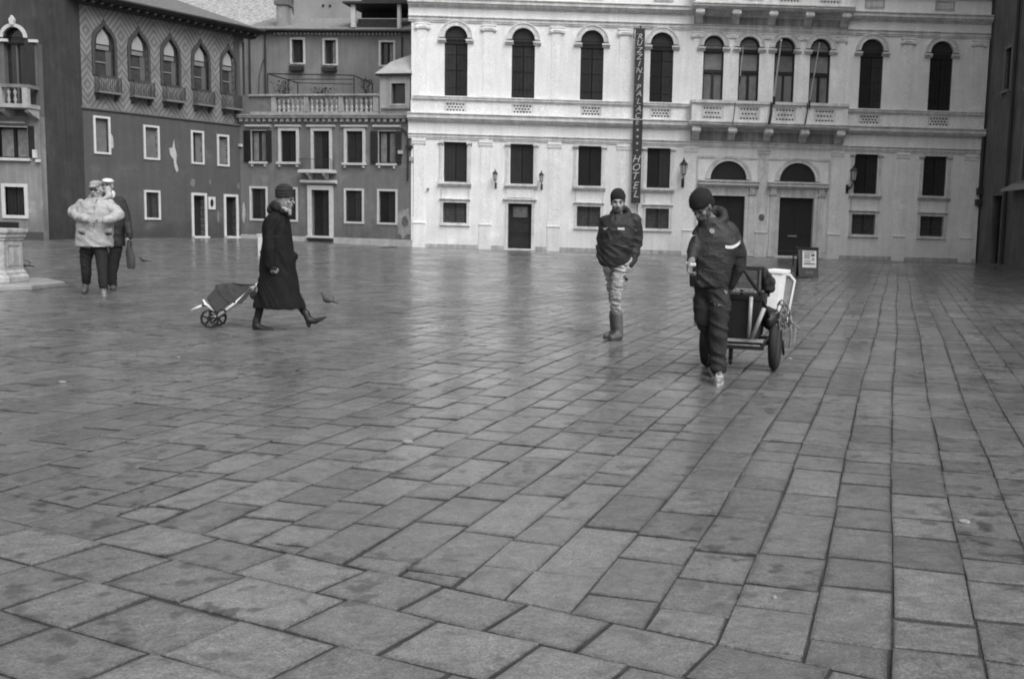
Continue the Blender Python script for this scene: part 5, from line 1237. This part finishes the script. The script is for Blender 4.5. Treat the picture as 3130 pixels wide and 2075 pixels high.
# ---- the man in the pale parka
f4 = Fig('person', 'man in flat cap and bulky pale parka with hands at his chest walking forward', 16.0, 400, 1400, lambda x, y: (180 + x / 3.563, 500 + y / 3.563))
b = MB(); f4.slim = b; hc = f4.p(408, 290, -.05); P, Rm = head(b, hc, 1.06, rad(3), rad(8))
b.cap(hc + Vector((0, .02, -.09)), hc + Vector((0, .03, -.18)), .06, .06)
b.loft([(*f4.p(390, 900), .17, .12), (*f4.p(390, 650), .17, .13), (*f4.p(395, 450), .19, .13), (*f4.p(400, 390), .12, .08)])
f4.chain(b, [(240, 420, 0, .07), (145, 520, .02, .055), (290, 604, -.25, .036)]); f4.chain(b, [(560, 420, 0, .07), (665, 560, .02, .055), (502, 616, -.25, .036)])
hand(b, f4.p(300, 605, -.27), (1, -.1, -.25), (-.2, -1, 0), 1, .6, -1); hand(b, f4.p(492, 618, -.27), (-1, -.1, -.2), (.2, -1, 0), 1, .6, 1)
f4.chain(b, [(380, 880, 0, .12), (300, 980, 0, .085), (300, 1170, .02, .06), (290, 1330, .08, .045)]); f4.chain(b, [(400, 880, 0, .12), (460, 980, -.02, .085), (470, 1170, -.05, .06), (478, 1360, -.06, .045)])
body = blob('body', b, mat('old_skin', .30, .55, .25, 12, .1), f4.root, .009, 3); face(body, P, Rm, 1.06)
MB().tube([P(-.06, -.085, .008), P(0, -.098, .012), P(.06, -.085, .008)], .008, 6).build('glasses', mat('dark_glasses', .06, .3), body)
h_ = MB(); h_.ell(P(0, .0, .10), (.088, .11, .045), 18, Rm); h_.ell(P(0, -.02, .075), (.080, .105, .04), 16, Rm); h_.ell(P(0, -.11, .06), (.06, .045, .014), 14, Rm); blob('flat_cap', h_, mat('tweed_cap', .22, .9, .5, 35, .4), body, .009, 3)
pk = mat('cream_parka', .30, .8, .14, 7, .4, 20, grain=.1)
m_ = MB()
m_.loft([(*f4.p(385, 905), .275, .20), (*f4.p(388, 860), .275, .205), (*f4.p(390, 760), .27, .20), (*f4.p(392, 640), .27, .20), (*f4.p(395, 540), .27, .20), (*f4.p(398, 470), .245, .18), (*f4.p(400, 420), .20, .16), (*f4.p(402, 392), .155, .14), (*f4.p(405, 372), .11, .12)], 30)
f4.chain(m_, [(290, 465, .0, .105), (215, 495, .02, .098), (160, 530, .02, .092), (215, 585, -.13, .074), (285, 604, -.25, .060)])
f4.chain(m_, [(520, 465, .0, .105), (600, 510, .02, .10), (650, 555, .02, .09), (590, 596, -.13, .074), (508, 614, -.25, .060)])
pkk = blob('parka', m_, pk, f4.root, .011, 3, .018, (6, 6, 9), seed=14)
hd = MB()
ring_collar(hd, f4.p(418, 385, .02), .125, .10, .036, .095, tilt=.05)
hd.ell(f4.p(448, 345, .14), (.13, .07, .08), 14); hd.ell(f4.p(535, 312, .14), (.058, .06, .10), 14); hd.ell(f4.p(545, 350, .08), (.06, .06, .06), 14); blob('hood', hd, pk, pkk, .011, 3, .008)
hl = MB(); hl.ell(f4.p(490, 335, -.01), (.022, .04, .045), 10); hl.v = hl.v; blob('collar_lining', hl, mat('dark_lining', .03, .9), pkk, .009, 2)
bpy.context.view_layer.update()
for pl in ([(222, 742), (262, 752), (300, 768), (268, 776), (225, 757)], [(485, 770), (520, 757), (560, 760), (555, 778), (500, 786)]): cloth_mark(f4, pkk, pl, 'pocket_opening', mat('dark_lining', .03), .012)
for pl in ([(205, 700), (300, 720), (300, 745), (208, 730)], [(480, 715), (570, 705), (572, 738), (482, 748)]): cloth_mark(f4, pkk, pl, 'pocket_flap', pk, .02)
for pl in ([(392, 385), (408, 390), (404, 430), (394, 425)], [(388, 470), (394, 470), (398, 700), (390, 700)]): cloth_mark(f4, pkk, pl, 'zip', mat('zip_dark', .12), .008)
for pl in ([(230, 895), (340, 915), (340, 922), (230, 905)], [(470, 905), (570, 888), (572, 896), (470, 914)]): cloth_mark(f4, pkk, pl, 'hem_cord', mat('zip_dark', .12), .01)
m_ = MB(); f4.chain(m_, [(360, 880, .0, .13), (300, 960, 0, .105), (292, 1100, 0, .08), (302, 1220, .04, .072), (300, 1275, .08, .07)]); f4.chain(m_, [(420, 880, 0, .13), (460, 960, -.02, .105), (470, 1100, -.05, .082), (478, 1230, -.07, .07), (480, 1320, -.07, .068)])
blob('trousers', m_, mat('charcoal_trousers', .013, .85, .25, 8, .4), f4.root, .012, 3, .014, (5, 5, 10))
shoe_at(f4, f4.root, 485, 1400, .02, 492, 1440, -.24, mat('light_shoe', .16, .6, .5, 20), h=.10, sole=mat('white_sole', .30)); 
a = f4.p(298, 1330, .14); t2 = f4.p(272, 1400, -.06); t2.z = .0; a.z = .09; shoe(f4.root, a, t2, mat('brown_shoe', .07, .6), h=.10)

# ---- the person half hidden behind him
f5 = Fig('person', 'person in dark clothes and pale cap mostly hidden behind the man in parka', 17.0, 600, 1365, lambda x, y: (180 + x / 3.563, 500 + y / 3.563))
b = MB(); f5.slim = b; hc = f5.p(535, 250, .0); P, Rm = head(b, hc, 1.0, rad(0), 0)
b.cap(hc, hc + Vector((0, .02, -.2)), .055, .06); b.loft([(*f5.p(575, 880), .16, .11), (*f5.p(575, 620), .16, .12), (*f5.p(570, 430), .19, .12), (*f5.p(560, 370), .1, .08)])
f5.chain(b, [(690, 440, 0, .06), (725, 600, .02, .045), (765, 790, -.05, .035)]); f5.chain(b, [(450, 440, 0, .06), (430, 640, 0, .045), (450, 800, 0, .035)])
hand(b, f5.p(768, 795, -.05), (.1, -.1, -1), (1, 0, 0), 1, .9, 1); hand(b, f5.p(450, 800, 0), (0, 0, -1), (-1, 0, 0), 1, .5, 1)
f5.chain(b, [(560, 860, 0, .12), (610, 1000, 0, .08), (590, 1180, 0, .06), (585, 1330, .02, .045)]); f5.chain(b, [(560, 860, 0, .12), (520, 1000, 0.1, .08), (500, 1180, .2, .06), (500, 1320, .3, .045)])
body = blob('body', b, skind, f5.root, .009, 3); face(body, P, Rm)
h_ = MB(); h_.ell(P(0, 0, .085), (.092, .11, .05), 16, Rm); h_.ell(P(.045, -.09, .075), (.075, .06, .014), 14, Rm); blob('cap', h_, mat('white_cap', .5, .8), body, .009, 3)
m_ = MB(); f5.chain(m_, [(575, 330, .0, .06), (570, 365, -.06, .05), (540, 380, -.09, .05)]); blob('neck_scarf', m_, mat('white_scarf', .45, .8, .1), f5.root, .01, 3, .005)
m_ = MB(); m_.loft([(*f5.p(580, 900), .20, .15), (*f5.p(582, 760), .19, .15), (*f5.p(578, 600), .20, .16), (*f5.p(572, 460), .22, .15), (*f5.p(565, 400), .18, .13), (*f5.p(560, 360), .09, .09)], 26)
f5.chain(m_, [(660, 420, 0, .10), (715, 530, .02, .082), (742, 640, .02, .07), (765, 760, -.05, .06), (770, 800, -.06, .05)]); f5.chain(m_, [(460, 430, 0, .09), (440, 640, 0, .07), (450, 790, 0, .06)])
blob('jacket', m_, mat('black_jacket', .018, .7, .3, 8, .4), f5.root, .012, 3, .014, (6, 6, 10), seed=7)
m_ = MB(); f5.chain(m_, [(590, 840, 0, .13), (625, 930, 0, .10), (600, 1080, 0, .082), (585, 1230, .0, .07), (585, 1310, .02, .07)]); f5.chain(m_, [(570, 840, 0.05, .12), (535, 960, .1, .09), (515, 1180, .2, .07), (505, 1290, .3, .065)])
blob('trousers', m_, mat('black_trousers', .016, .85, .25, 8, .4), f5.root, .012, 3, .012, (5, 5, 10))
shoe_at(f5, f5.root, 590, 1370, .08, 588, 1370, -.16, mat('brown_shoe', .07), h=.10); shoe_at(f5, f5.root, 505, 1330, .38, 505, 1330, .15, mat('brown_shoe', .07), h=.09)
bg_ = Fig('tall_bag', 'tall narrow dark bag carried by the half hidden person in dark clothes', 16.9, 780, 1365, lambda x, y: (180 + x / 3.563, 500 + y / 3.563), cat='bag')
kk = 16.9 / 3100 / 3.563; A = []
m_ = MB(); m_.loft([(*bg_.p(x, y), rx * kk, .05) for x, y, rx in ((788, 1145, 38), (786, 1135, 42), (782, 1050, 46), (775, 970, 44), (768, 910, 26), (760, 880, 16))], 16); blob('bag_body', m_, mat('grey_shopping_bag', .045, .6, .4, 10, .3), bg_.root, .01, 3, .010, (10, 10, 6))
MB().tube([bg_.p(745, 900), bg_.p(752, 850), bg_.p(768, 838), bg_.p(785, 850), bg_.p(786, 905)], .010, 6).build('handle', bw_, bg_.root)

# ================================================================== hand cart and its load
ct0 = Vector((.97, 9.78, 0)); CRZ = rad(-14); cart = empty('hand_cart', ct0, CRZ, 'dark two wheeled delivery cart with a handle frame and prop legs', 'cart')
blk = mat('black_steel', .014, .45, .3, 10, .1); gst = mat('galvanised_tube', .26, .4, .2, 12, .1); rub = mat('rubber_tyre', .014, .75, .3, 20, .3)
def pneu(x):
    w_ = empty('x', (0, 0, 0)); D.objects.remove(w_)
    R_ = .252; pr_ = []
    t = MB(); n = 36; m = 12; vs = []; fs = []
    for i in range(n):
        a = 2 * math.pi * i / n
        for j in range(m):
            b_ = 2 * math.pi * j / m; rr = R_ - .048 + .048 * math.cos(b_); vs.append((x + .045 * math.sin(b_), rr * math.cos(a), R_ + rr * math.sin(a)))
    for i in range(n):
        for j in range(m): fs.append((i*m + j, i*m + (j+1) % m, ((i+1) % n)*m + (j+1) % m, ((i+1) % n)*m + j))
    t.add(vs, fs)
    for i in range(n): a = 2 * math.pi * (i + .5) / n; t.box(x - .03, x + .03, -.004, .004, -.002, .002) if False else None
    W = t.build('wheel', rub, cart, True)
    MB().lathe((x, 0, R_), [(.035, -.04), (.06, -.035), (.14, -.012), (.165, -.03), (.165, .03), (.14, .012), (.06, .035), (.035, .04)], 24, 'x').build('rim', mat('rim_steel', .06, .5), W, True)
pneu(-.33); pneu(.33)
MB().tube([(-.31, 0, .252), (.31, 0, .252)], .018, 10).build('axle', blk, cart)
MB().box(-.27, .27, -.42, -.38, .235, .265).box(-.27, .27, .30, .34, .26, .29).box(-.27, -.235, -.38, .30, .262, .29).box(.235, .27, -.38, .30, .262, .29).build('chassis', blk, cart)
MB().box(-.26, .26, -.41, -.37, .30, .325).build('cross_bar', gst, cart, bevel=.004)
def CL(px, py, Y): # cart local coordinates of a photographed point at depth Y
    q = at(2050 + px / 2.449, 560 + py / 2.449, Y) - ct0; return Matrix.Rotation(-CRZ, 3, 'Z') @ q
hy = 9.15
hb = MB(); hb.tube([CL(545, 636, hy), CL(590, 720, hy + .08), CL(638, 785, hy + .15), CL(665, 820, hy + .2), CL(745, 1025, hy + .4)], .016, 8)
hb.tube([CL(545, 636, hy), CL(470, 745, 9.08)], .014, 8); hb.tube([CL(470, 745, 9.08), CL(440, 790, 9.08)], .017, 8)
hb.build('handle', blk, cart, True)
MB().ell(CL(545, 634, hy - .01), (.02, .02, .02), 10).build('handle_cap', mat('white_cap_end', .6), cart)
pl_ = MB(); pl_.tube([CL(700, 935, 9.25), CL(608, 1162, 9.28)], .020, 8); pl_.tube([CL(603, 850, 9.3), CL(585, 1155, 9.3)], .018, 8); pl_.build('prop_leg', gst, cart, True, split=True)
MB().tube([(-.32, -.5, .80), (-.32, -.52, .62), (-.34, -.55, .50)], .018, 8).ell((-.34, -.55, .48), (.03, .03, .035), 8).build('brake_lever', gst, cart, True)
MB().tube([(.30, .38, .30), (.36, .40, .24), (.37, .42, .10)], .014, 8).tube([(-.05, -.3, .23), (-.05, -.3, .12)], .02, 8).ell((-.05, -.3, .10), (.02, .03, .035), 8).build('rear_prop', blk, cart, True)
# load
c0 = CL(432, 1190, 9.4); c1 = CL(700, 850, 9.4)
def carthing(name, lab, cat, loc, rz=0): return empty(name, ct0 + Matrix.Rotation(CRZ, 3, 'Z') @ Vector(loc), CRZ + rz, lab, cat)
bn = carthing('black_bin', 'deep black plastic box standing low on the front of the cart', 'box', (0, -.2, .33))
x0, x1 = -.235, .17
MB().add([(-.22,-.2,0),(.2,-.2,0),(.2,.25,0),(-.22,.25,0),(-.245,-.22,.40),(.235,-.22,.40),(.235,.27,.40),(-.245,.27,.40)], [(0,3,2,1),(0,1,5,4),(1,2,6,5),(2,3,7,6),(3,0,4,7),(4,5,6,7)]).build('box_body', mat('matt_black_plastic', .010, .6, .3, 6), bn.id_data if False else bn, bevel=.012)
MB().ring(rect(-.255, .245, .0, .5), rect(-.235, .225, .02, .48), 0, .001) if False else None
MB().box(-.26, .25, -.235, -.215, .37, .41).box(-.26, .25, .265, .285, .37, .41).build('lip', bw_, bn, split=True)
rs = carthing('round_sack', 'black tarpaulin bundle bulging above the right wheel of the cart', 'bundle', (.29, -.02, .42)); m_ = MB(); m_.ell((0, 0, .07), (.095, .2, .11), 16); m_.ell((-.06, .02, .12), (.08, .16, .08), 14); blob('bundle_cloth', m_, mat('black_tarp', .012, .55, .3, 8), rs.root if hasattr(rs, 'root') else rs, .012, 3, .012, (8, 8, 8))
sl = carthing('wooden_slat', 'pale wooden board laid across the top of the black box on the cart', 'board', (-.03, -.3, .755)); MB().box(-.22, .2, -.03, .03, 0, .035).build('slat', mat('pale_slat', .30, .8, .3, 14), sl, bevel=.003); MB().box(-.15, -.12, -.034, -.03, -.1, .03).box(.05, .08, -.034, -.03, -.1, .03).build('slat_bracket', blk, sl, split=True)
# wire crate on top
cr = carthing('wire_crate', 'open wire mesh crate with a dark top rim on top of the cart load', 'crate', (0, -.22, .765))
a_, b_ = -.25, .20; H_ = .215
w1 = MB()
for z in (0, .10, .20): w1.tube([(a_, -.22, z), (b_, -.22, z), (b_, .2, z), (a_, .2, z)], .0045, 5, True)
for i in range(12):
    x = a_ + (b_ - a_) * i / 11; w1.tube([(x, -.22, 0), (x, -.22, H_)], .0028, 4); w1.tube([(x, .2, 0), (x, .2, H_)], .0028, 4)
for i in range(1, 10):
    y = -.22 + .42 * i / 10; w1.tube([(a_, y, 0), (a_, y, H_)], .0028, 4); w1.tube([(b_, y, 0), (b_, y, H_)], .0028, 4)
for i in range(8): z = .027 * i; w1.tube([(a_, -.22, z), (b_, -.22, z)], .002, 4)
w1.build('wire_sides', mat('grey_wire', .10, .5), cr)
MB().tube([(a_, -.22, H_), (b_, -.22, H_), (b_, .2, H_), (a_, .2, H_)], .011, 6, True).build('rim', blk, cr)
MB().tube([(b_, -.22, 0), (b_, -.22, H_)], .009, 6).tube([(a_, -.22, 0), (a_, -.22, H_)], .009, 6).build('corner_post', blk, cr, split=True)
MB().box(a_ + .01, b_ - .01, -.05, -.04, .02, .19).build('back_panel', mat('grey_mesh_cloth', .085, .8, .3, 20), cr)
def slanted(name, lab, cat, outline, Y, depth, nm, M, bev=.008):
    q0 = CL(*outline[-1], Y); r = carthing(name, lab, cat, q0)
    f_ = [CL(x, y, Y) - q0 for x, y in outline]; n = len(f_); bk_v = Vector((.04, depth, 0))
    MB().add(f_ + [p + bk_v for p in f_], [tuple(range(n)), tuple(range(2*n-1, n-1, -1))] + [(i, (i+1) % n, (i+1) % n + n, i + n) for i in range(n)]).build(nm, M, r, bevel=bev)
    return r, f_
q0 = CL(735, 830, 9.5); sk = carthing('dark_backpack', 'dark cloth bag hanging off the right side of the wire crate', 'bag', q0); m_ = MB()
for (x, y, rx, ry, rz_) in ((706, 664, .042, .08, .045), (716, 700, .056, .10, .06), (732, 745, .068, .11, .07), (738, 785, .056, .11, .055)): m_.ell(CL(x, y, 9.55) - q0, (rx, ry, rz_), 14)
blob('bag_cloth', m_, mat('dark_canvas', .016, .8, .4, 10, .4), sk, .009, 2, .016, (12, 12, 9)); MB().tube([CL(705, 655, 9.5) - q0, CL(740, 700, 9.44) - q0, CL(772, 765, 9.45) - q0], .006, 6).build('strap', bw_, sk)
foam = mat('polystyrene', .58, .8, .08, 30, .2, 60)
fm, f_ = slanted('foam_box', 'white polystyrene box standing tilted on the cart behind the dark bag', 'box', [(722, 672), (834, 682), (792, 985), (690, 985)], 9.85, .28, 'box_body', foam)
q_ = CL(834, 682, 9.85) - CL(690, 985, 9.85); p_ = CL(722, 672, 9.85) - CL(690, 985, 9.85)
MB().add([p_ + Vector((-.01, -.012, 0)), q_ + Vector((.01, -.012, 0)), q_ + Vector((.05, .30, 0)), p_ + Vector((.03, .30, 0)), p_ + Vector((-.008, -.012, .035)), q_ + Vector((.012, -.012, .035)), q_ + Vector((.052, .30, .035)), p_ + Vector((.032, .30, .035))], [(0,3,2,1),(4,5,6,7),(0,1,5,4),(1,2,6,5),(2,3,7,6),(3,0,4,7)]).build('lid', foam, fm, bevel=.006)
fp = carthing('framed_panel', 'tall grey panel with white chamfered frame leaning at the rear of the cart', 'panel', CL(800, 1050, 10.0))
b0 = CL(800, 1050, 10.0)
O_ = [CL(x, y, 10.0) - b0 for x, y in ((838, 676), (896, 679), (936, 730), (874, 1048), (800, 1050))]; I_ = [CL(x, y, 10.0) - b0 for x, y in ((846, 690), (890, 693), (922, 734), (862, 1036), (812, 1038))]
n = 5; V = O_ + I_ + [p + Vector((0, .04, 0)) for p in O_] + [p + Vector((0, .04, 0)) for p in I_]; F_ = []
for i in range(n): k_ = (i + 1) % n; F_ += [(i, k_, n + k_, n + i), (2*n + k_, 2*n + i, 3*n + i, 3*n + k_), (i, 2*n + i, 2*n + k_, k_), (n + i, n + k_, 3*n + k_, 3*n + i)]
MB().add(V, F_).build('frame', mat('white_frame', .55, .6), fp)
MB().add([p + Vector((0, .015, 0)) for p in I_] + [p + Vector((0, .027, 0)) for p in I_], [tuple(range(5)), tuple(range(9, 4, -1))] + [(i, (i+1) % 5, (i+1) % 5 + 5, i + 5) for i in range(5)]).build('infill', mat('grey_infill', .17, .7, .4, 10), fp)
rp = carthing('rope_bundle', 'loops of pale rope and straps hanging beside the right wheel of the cart', 'rope', (.43, -.12, .36))
m_ = MB(); rng = random.Random(11)
for j in range(6):
    ax, az = rng.uniform(.02, .045), rng.uniform(.04, .11); cx_, cz_ = rng.uniform(-.07, .03), rng.uniform(.08, .25)
    m_.tube([(cx_ + ax * math.cos(t * .5236), rng.uniform(-.03, .03), cz_ + az * math.sin(t * .5236)) for t in range(12)], .010, 6, True)
m_.tube([(-.06, 0, .30), (.0, -.02, .24), (.06, 0, .12), (.14, .02, .06)], .012, 6); m_.tube([(.04, 0, .2), (.06, 0, 0), (.05, .01, -.12), (.09, .01, -.13), (.10, .01, .1)], .010, 6)
m_.build('rope', mat('pale_rope', .16, .85, .6, 40), rp, True)

# ================================================================== small things in the square
ab = empty('pavement_sign', (at(2466, 846, 27.9).x, 27.9, 0), rad(4), 'dark A shaped pavement sign with a white printed poster in front of the portals', 'sign')
bd_ = mat('sign_black', .018, .5, .2, 6)
MB().add([(-.27,-.22,.02),(.27,-.22,.02),(.27,-.18,.02),(-.27,-.18,.02),(-.29,-.02,.80),(.29,-.02,.80),(.29,.02,.80),(-.29,.02,.80)], [(0,3,2,1),(0,1,5,4),(1,2,6,5),(2,3,7,6),(3,0,4,7),(4,5,6,7)]).build('front_board', bd_, ab, bevel=.006)
MB().add([(-.27,.18,.02),(.27,.18,.02),(.27,.22,.02),(-.27,.22,.02),(-.29,-.02,.795),(.29,-.02,.795),(.29,.019,.795),(-.29,.019,.795)], [(0,3,2,1),(0,1,5,4),(1,2,6,5),(2,3,7,6),(3,0,4,7),(4,5,6,7)]).build('back_board', bd_, ab)
MB().box(-.32, .30, -.06, .06, .80, .825).build('top_bar', bd_, ab); MB().tube([(-.3, -.1, .6), (-.42, -.1, .58), (-.42, -.1, .3)], .03, 8).build('side_clip', bd_, ab)
def tilt(pts, off):  # points on the sloping front board (x, height)
    return [(x, -.22 + .2 * z / .78 - off, z + .02) for x, z in pts]
def on_board(poly, name, M, off):
    a = tilt(poly, off); n = len(a); return MB().add(a + tilt(poly, off - .004), [tuple(range(n)), tuple(range(2*n-1, n-1, -1))] + [(i, (i+1) % n, (i+1) % n + n, i + n) for i in range(n)]).build(name, M, ab)
po = on_board([(-.17, .26), (.21, .26), (.22, .71), (-.16, .71)], 'poster', mat('poster_paper', .52, .6, .05), .008)
ink = mat('poster_ink', .07, .7, .5, 25); gi = mat('poster_grey', .24, .7)
for q, M in (([(-.12, .50), (.04, .50), (.05, .64), (-.11, .64)], gi), ([(-.12, .655), (.17, .66), (.17, .685), (-.12, .68)], ink), ([(.07, .56), (.17, .56), (.18, .63), (.07, .63)], ink), ([(.09, .44), (.17, .44), (.17, .53), (.09, .53)], gi), ([(-.13, .34), (.18, .34), (.18, .375), (-.13, .375)], ink)): on_board(q, 'poster_print', M, .011)
for i in range(4): on_board([(-.12, .395 + i * .02), (.05 + .02 * (i % 2), .395 + i * .02), (.05 + .02 * (i % 2), .402 + i * .02), (-.12, .402 + i * .02)], 'poster_line', ink, .011)
def text_on_board(body_, x, z, size, M):
    cu = D.curves.new('g', 'FONT'); cu.body = body_; cu.align_x = 'CENTER'; cu.size = size; cu.shear = .2; o = D.objects.new('g', cu); me = D.meshes.new_from_object(o)
    m_ = MB().add([tilt([(x + v.co.x, z + v.co.y)], .006)[0] for v in me.vertices], [tuple(p.vertices) for p in me.polygons]); D.objects.remove(o); return m_.build('chalk_lettering', M, ab)
text_on_board('BAR', .02, .09, .12, mat('chalk', .16, .9))

# well head with its step
WX, WY = -11.12, 16.95
wl = empty('well_head', (WX, WY, 0), 0, 'octagonal carved stone well head on a low stone step at the left edge', 'well')
ws_ = mat('well_stone', .36, .85, .3, 4, .35, 18, streak=.35, grain=.12)
def octa(r, h0, r1, h1, nm, M, par):
    return MB().lathe((0, 0, 0), [(r, h0), (r1, h1)], 8).build(nm, M, par, bevel=.012)
wb_ = MB().lathe((0, 0, .09), [(.74, 0), (.74, .09), (.70, .13), (.70, .16), (.66, .20), (.655, .68), (.68, .70), (.68, .73), (.71, .75), (.71, .79), (.73, .81), (.745, .83), (.745, .88), (.52, .88), (.52, .6)], 8).build('well_body', ws_, wl, bevel=.006)
for i in range(8):
    a = math.pi / 4 * i; R_ = .655 * math.cos(math.pi / 8)
    q = MB().ring(rect(-.18, .18, .36, .72), rect(-.15, .15, .39, .69), -.012, .005).build('side_panel', ws_, wl); q.rotation_euler.z = a; q.location = (math.sin(a) * R_, -math.cos(a) * R_, 0)
MB().lathe((0, 0, 0), [(.51, .90), (.51, .915)], 16).build('well_cover', mat('iron_cover', .07, .6), wl)
MB().lathe((0, 0, 0), [(1.27, 0), (1.27, .072), (1.24, .086)], 8).build('step', mat('step_stone', .22, .8, .25, 3, .3, 18), wl, bevel=.01)

# pigeons
def pigeon(x, y, Y, rz, s, lab, g=.06, peck=False):
    q = at(x, y, Y); r = empty('pigeon', (q.x, Y, gz(q.x, Y)), rz, lab, 'pigeon', 'pigeons on the paving')
    m_ = MB(); hh = Vector((-.105, 0, .20 if not peck else .15)) * s
    m_.ell((0, 0, .115 * s), (.095 * s, .055 * s, .058 * s), 14, Matrix.Rotation(rad(-14), 3, 'Y')); m_.ell((-.05 * s, 0, .13 * s), (.05 * s, .047 * s, .052 * s), 12); m_.cap((-.07 * s, 0, .15 * s), hh, .034 * s, .021 * s); m_.ell(hh, (.026 * s, .021 * s, .023 * s), 10); m_.cap(hh + Vector((-.02, 0, -.002)) * s, hh + Vector((-.042, 0, -.008)) * s, .008 * s, .003 * s, 8)
    m_.cap((.06 * s, 0, .095 * s), (.15 * s, 0, .062 * s), .028 * s, .012 * s, 10)
    bd = blob('body', m_, mat('pigeon_grey_%d' % int(g * 1000), g, .8, .5, 30, .2), r, .006 * s, 2)
    for sy in (-1, 1):
        w_ = MB(); w_.ell((.02 * s, sy * .045 * s, .12 * s), (.085 * s, .014 * s, .040 * s), 12, Matrix.Rotation(rad(14), 3, 'Y')); w_.ell((.09 * s, sy * .03 * s, .095 * s), (.06 * s, .01 * s, .018 * s), 10, Matrix.Rotation(rad(16), 3, 'Y')); w_.build('wing', mat('wing_grey', .10, .8, .5, 40), bd, True)
        MB().tube([(.0, sy * .02 * s, .07 * s), (.005 * s, sy * .02 * s, .008 * s), (-.03 * s, sy * .02 * s, .004 * s)], .004 * s, 6).build('leg', mat('bird_leg', .15, .6), bd)
pigeon(1005, 934, 15.05, rad(-12), .98, 'pigeon standing on the wet paving beside the striding woman')
pigeon(442, 806, 25.2, rad(5), 1.0, 'distant pigeon beyond the dark tall bag', .05, True)
pigeon(78, 835, 21.6, rad(10), 1.15, 'dark pigeon beside the well head', .03)

# low stone post behind the woman
q = at(798, 776, 31.5); bp_ = empty('stone_post', (q.x, 31.5, gz(q.x, 31.5)), 0, 'white stone post partly hidden behind the woman in the long coat', 'post')
MB().box(-.07, .12, -.09, .09, 0, .62).build('shaft', mat('post_white', .5, .8, .15, 6), bp_, bevel=.015); MB().box(-.09, .14, -.11, .11, .622, .68).build('cap', whitefr, bp_, bevel=.01); MB().lathe((.02, -.092, .14), [(.03, -.01), (.03, .01)], 10, 'y').build('ring_bolt', iron, bp_)

# scraps of paper on the slabs
litm = mat('litter_paper', .24, .7, .1, 20)
for px, py, w_, lab in ((1247, 1353, .055, 'flattened white scrap beside the middle slabs of the foreground'), (190, 1170, .06, 'pale oval scrap on the slabs at the left'), (547, 1094, .03, 'tiny white crumb near the shopping trolley'), (2948, 1597, .055, 'pale flattened scrap on the slabs at the lower right'), (2413, 1097, .05, 'white paper scrip beside the right wheel of the cart'), (1004, 1040, .02, 'small white speck behind the striding boot'), (2367, 1830, .02, 'little white chip in the lower right paving')):
    d_ = at(px, py, 1) - Vector((0, 0, EYE)); t = -EYE / d_.z; q = Vector((0, 0, EYE)) + d_ * t
    w_ *= .55; rng = random.Random(px); n = 9; p_ = [(q.x + w_ * math.cos(6.283 * i / n) * rng.uniform(.7, 1.1), q.y + w_ * .8 * math.sin(6.283 * i / n) * rng.uniform(.7, 1.1)) for i in range(n)]
    m_ = MB().add([(x - q.x, y - q.y, .010 + rng.uniform(0, .004)) for x, y in p_] + [(x - q.x, y - q.y, .003) for x, y in p_] + [(0, 0, .013)], [(i, (i + 1) % n, 2 * n) for i in range(n)] + [(i, i + n, (i + 1) % n + n, (i + 1) % n) for i in range(n)])
    o = m_.build('paper_scrap', litm, None, loc=(q.x, q.y, 0)); tag(o, lab, 'litter', 'scraps of litter on the paving')
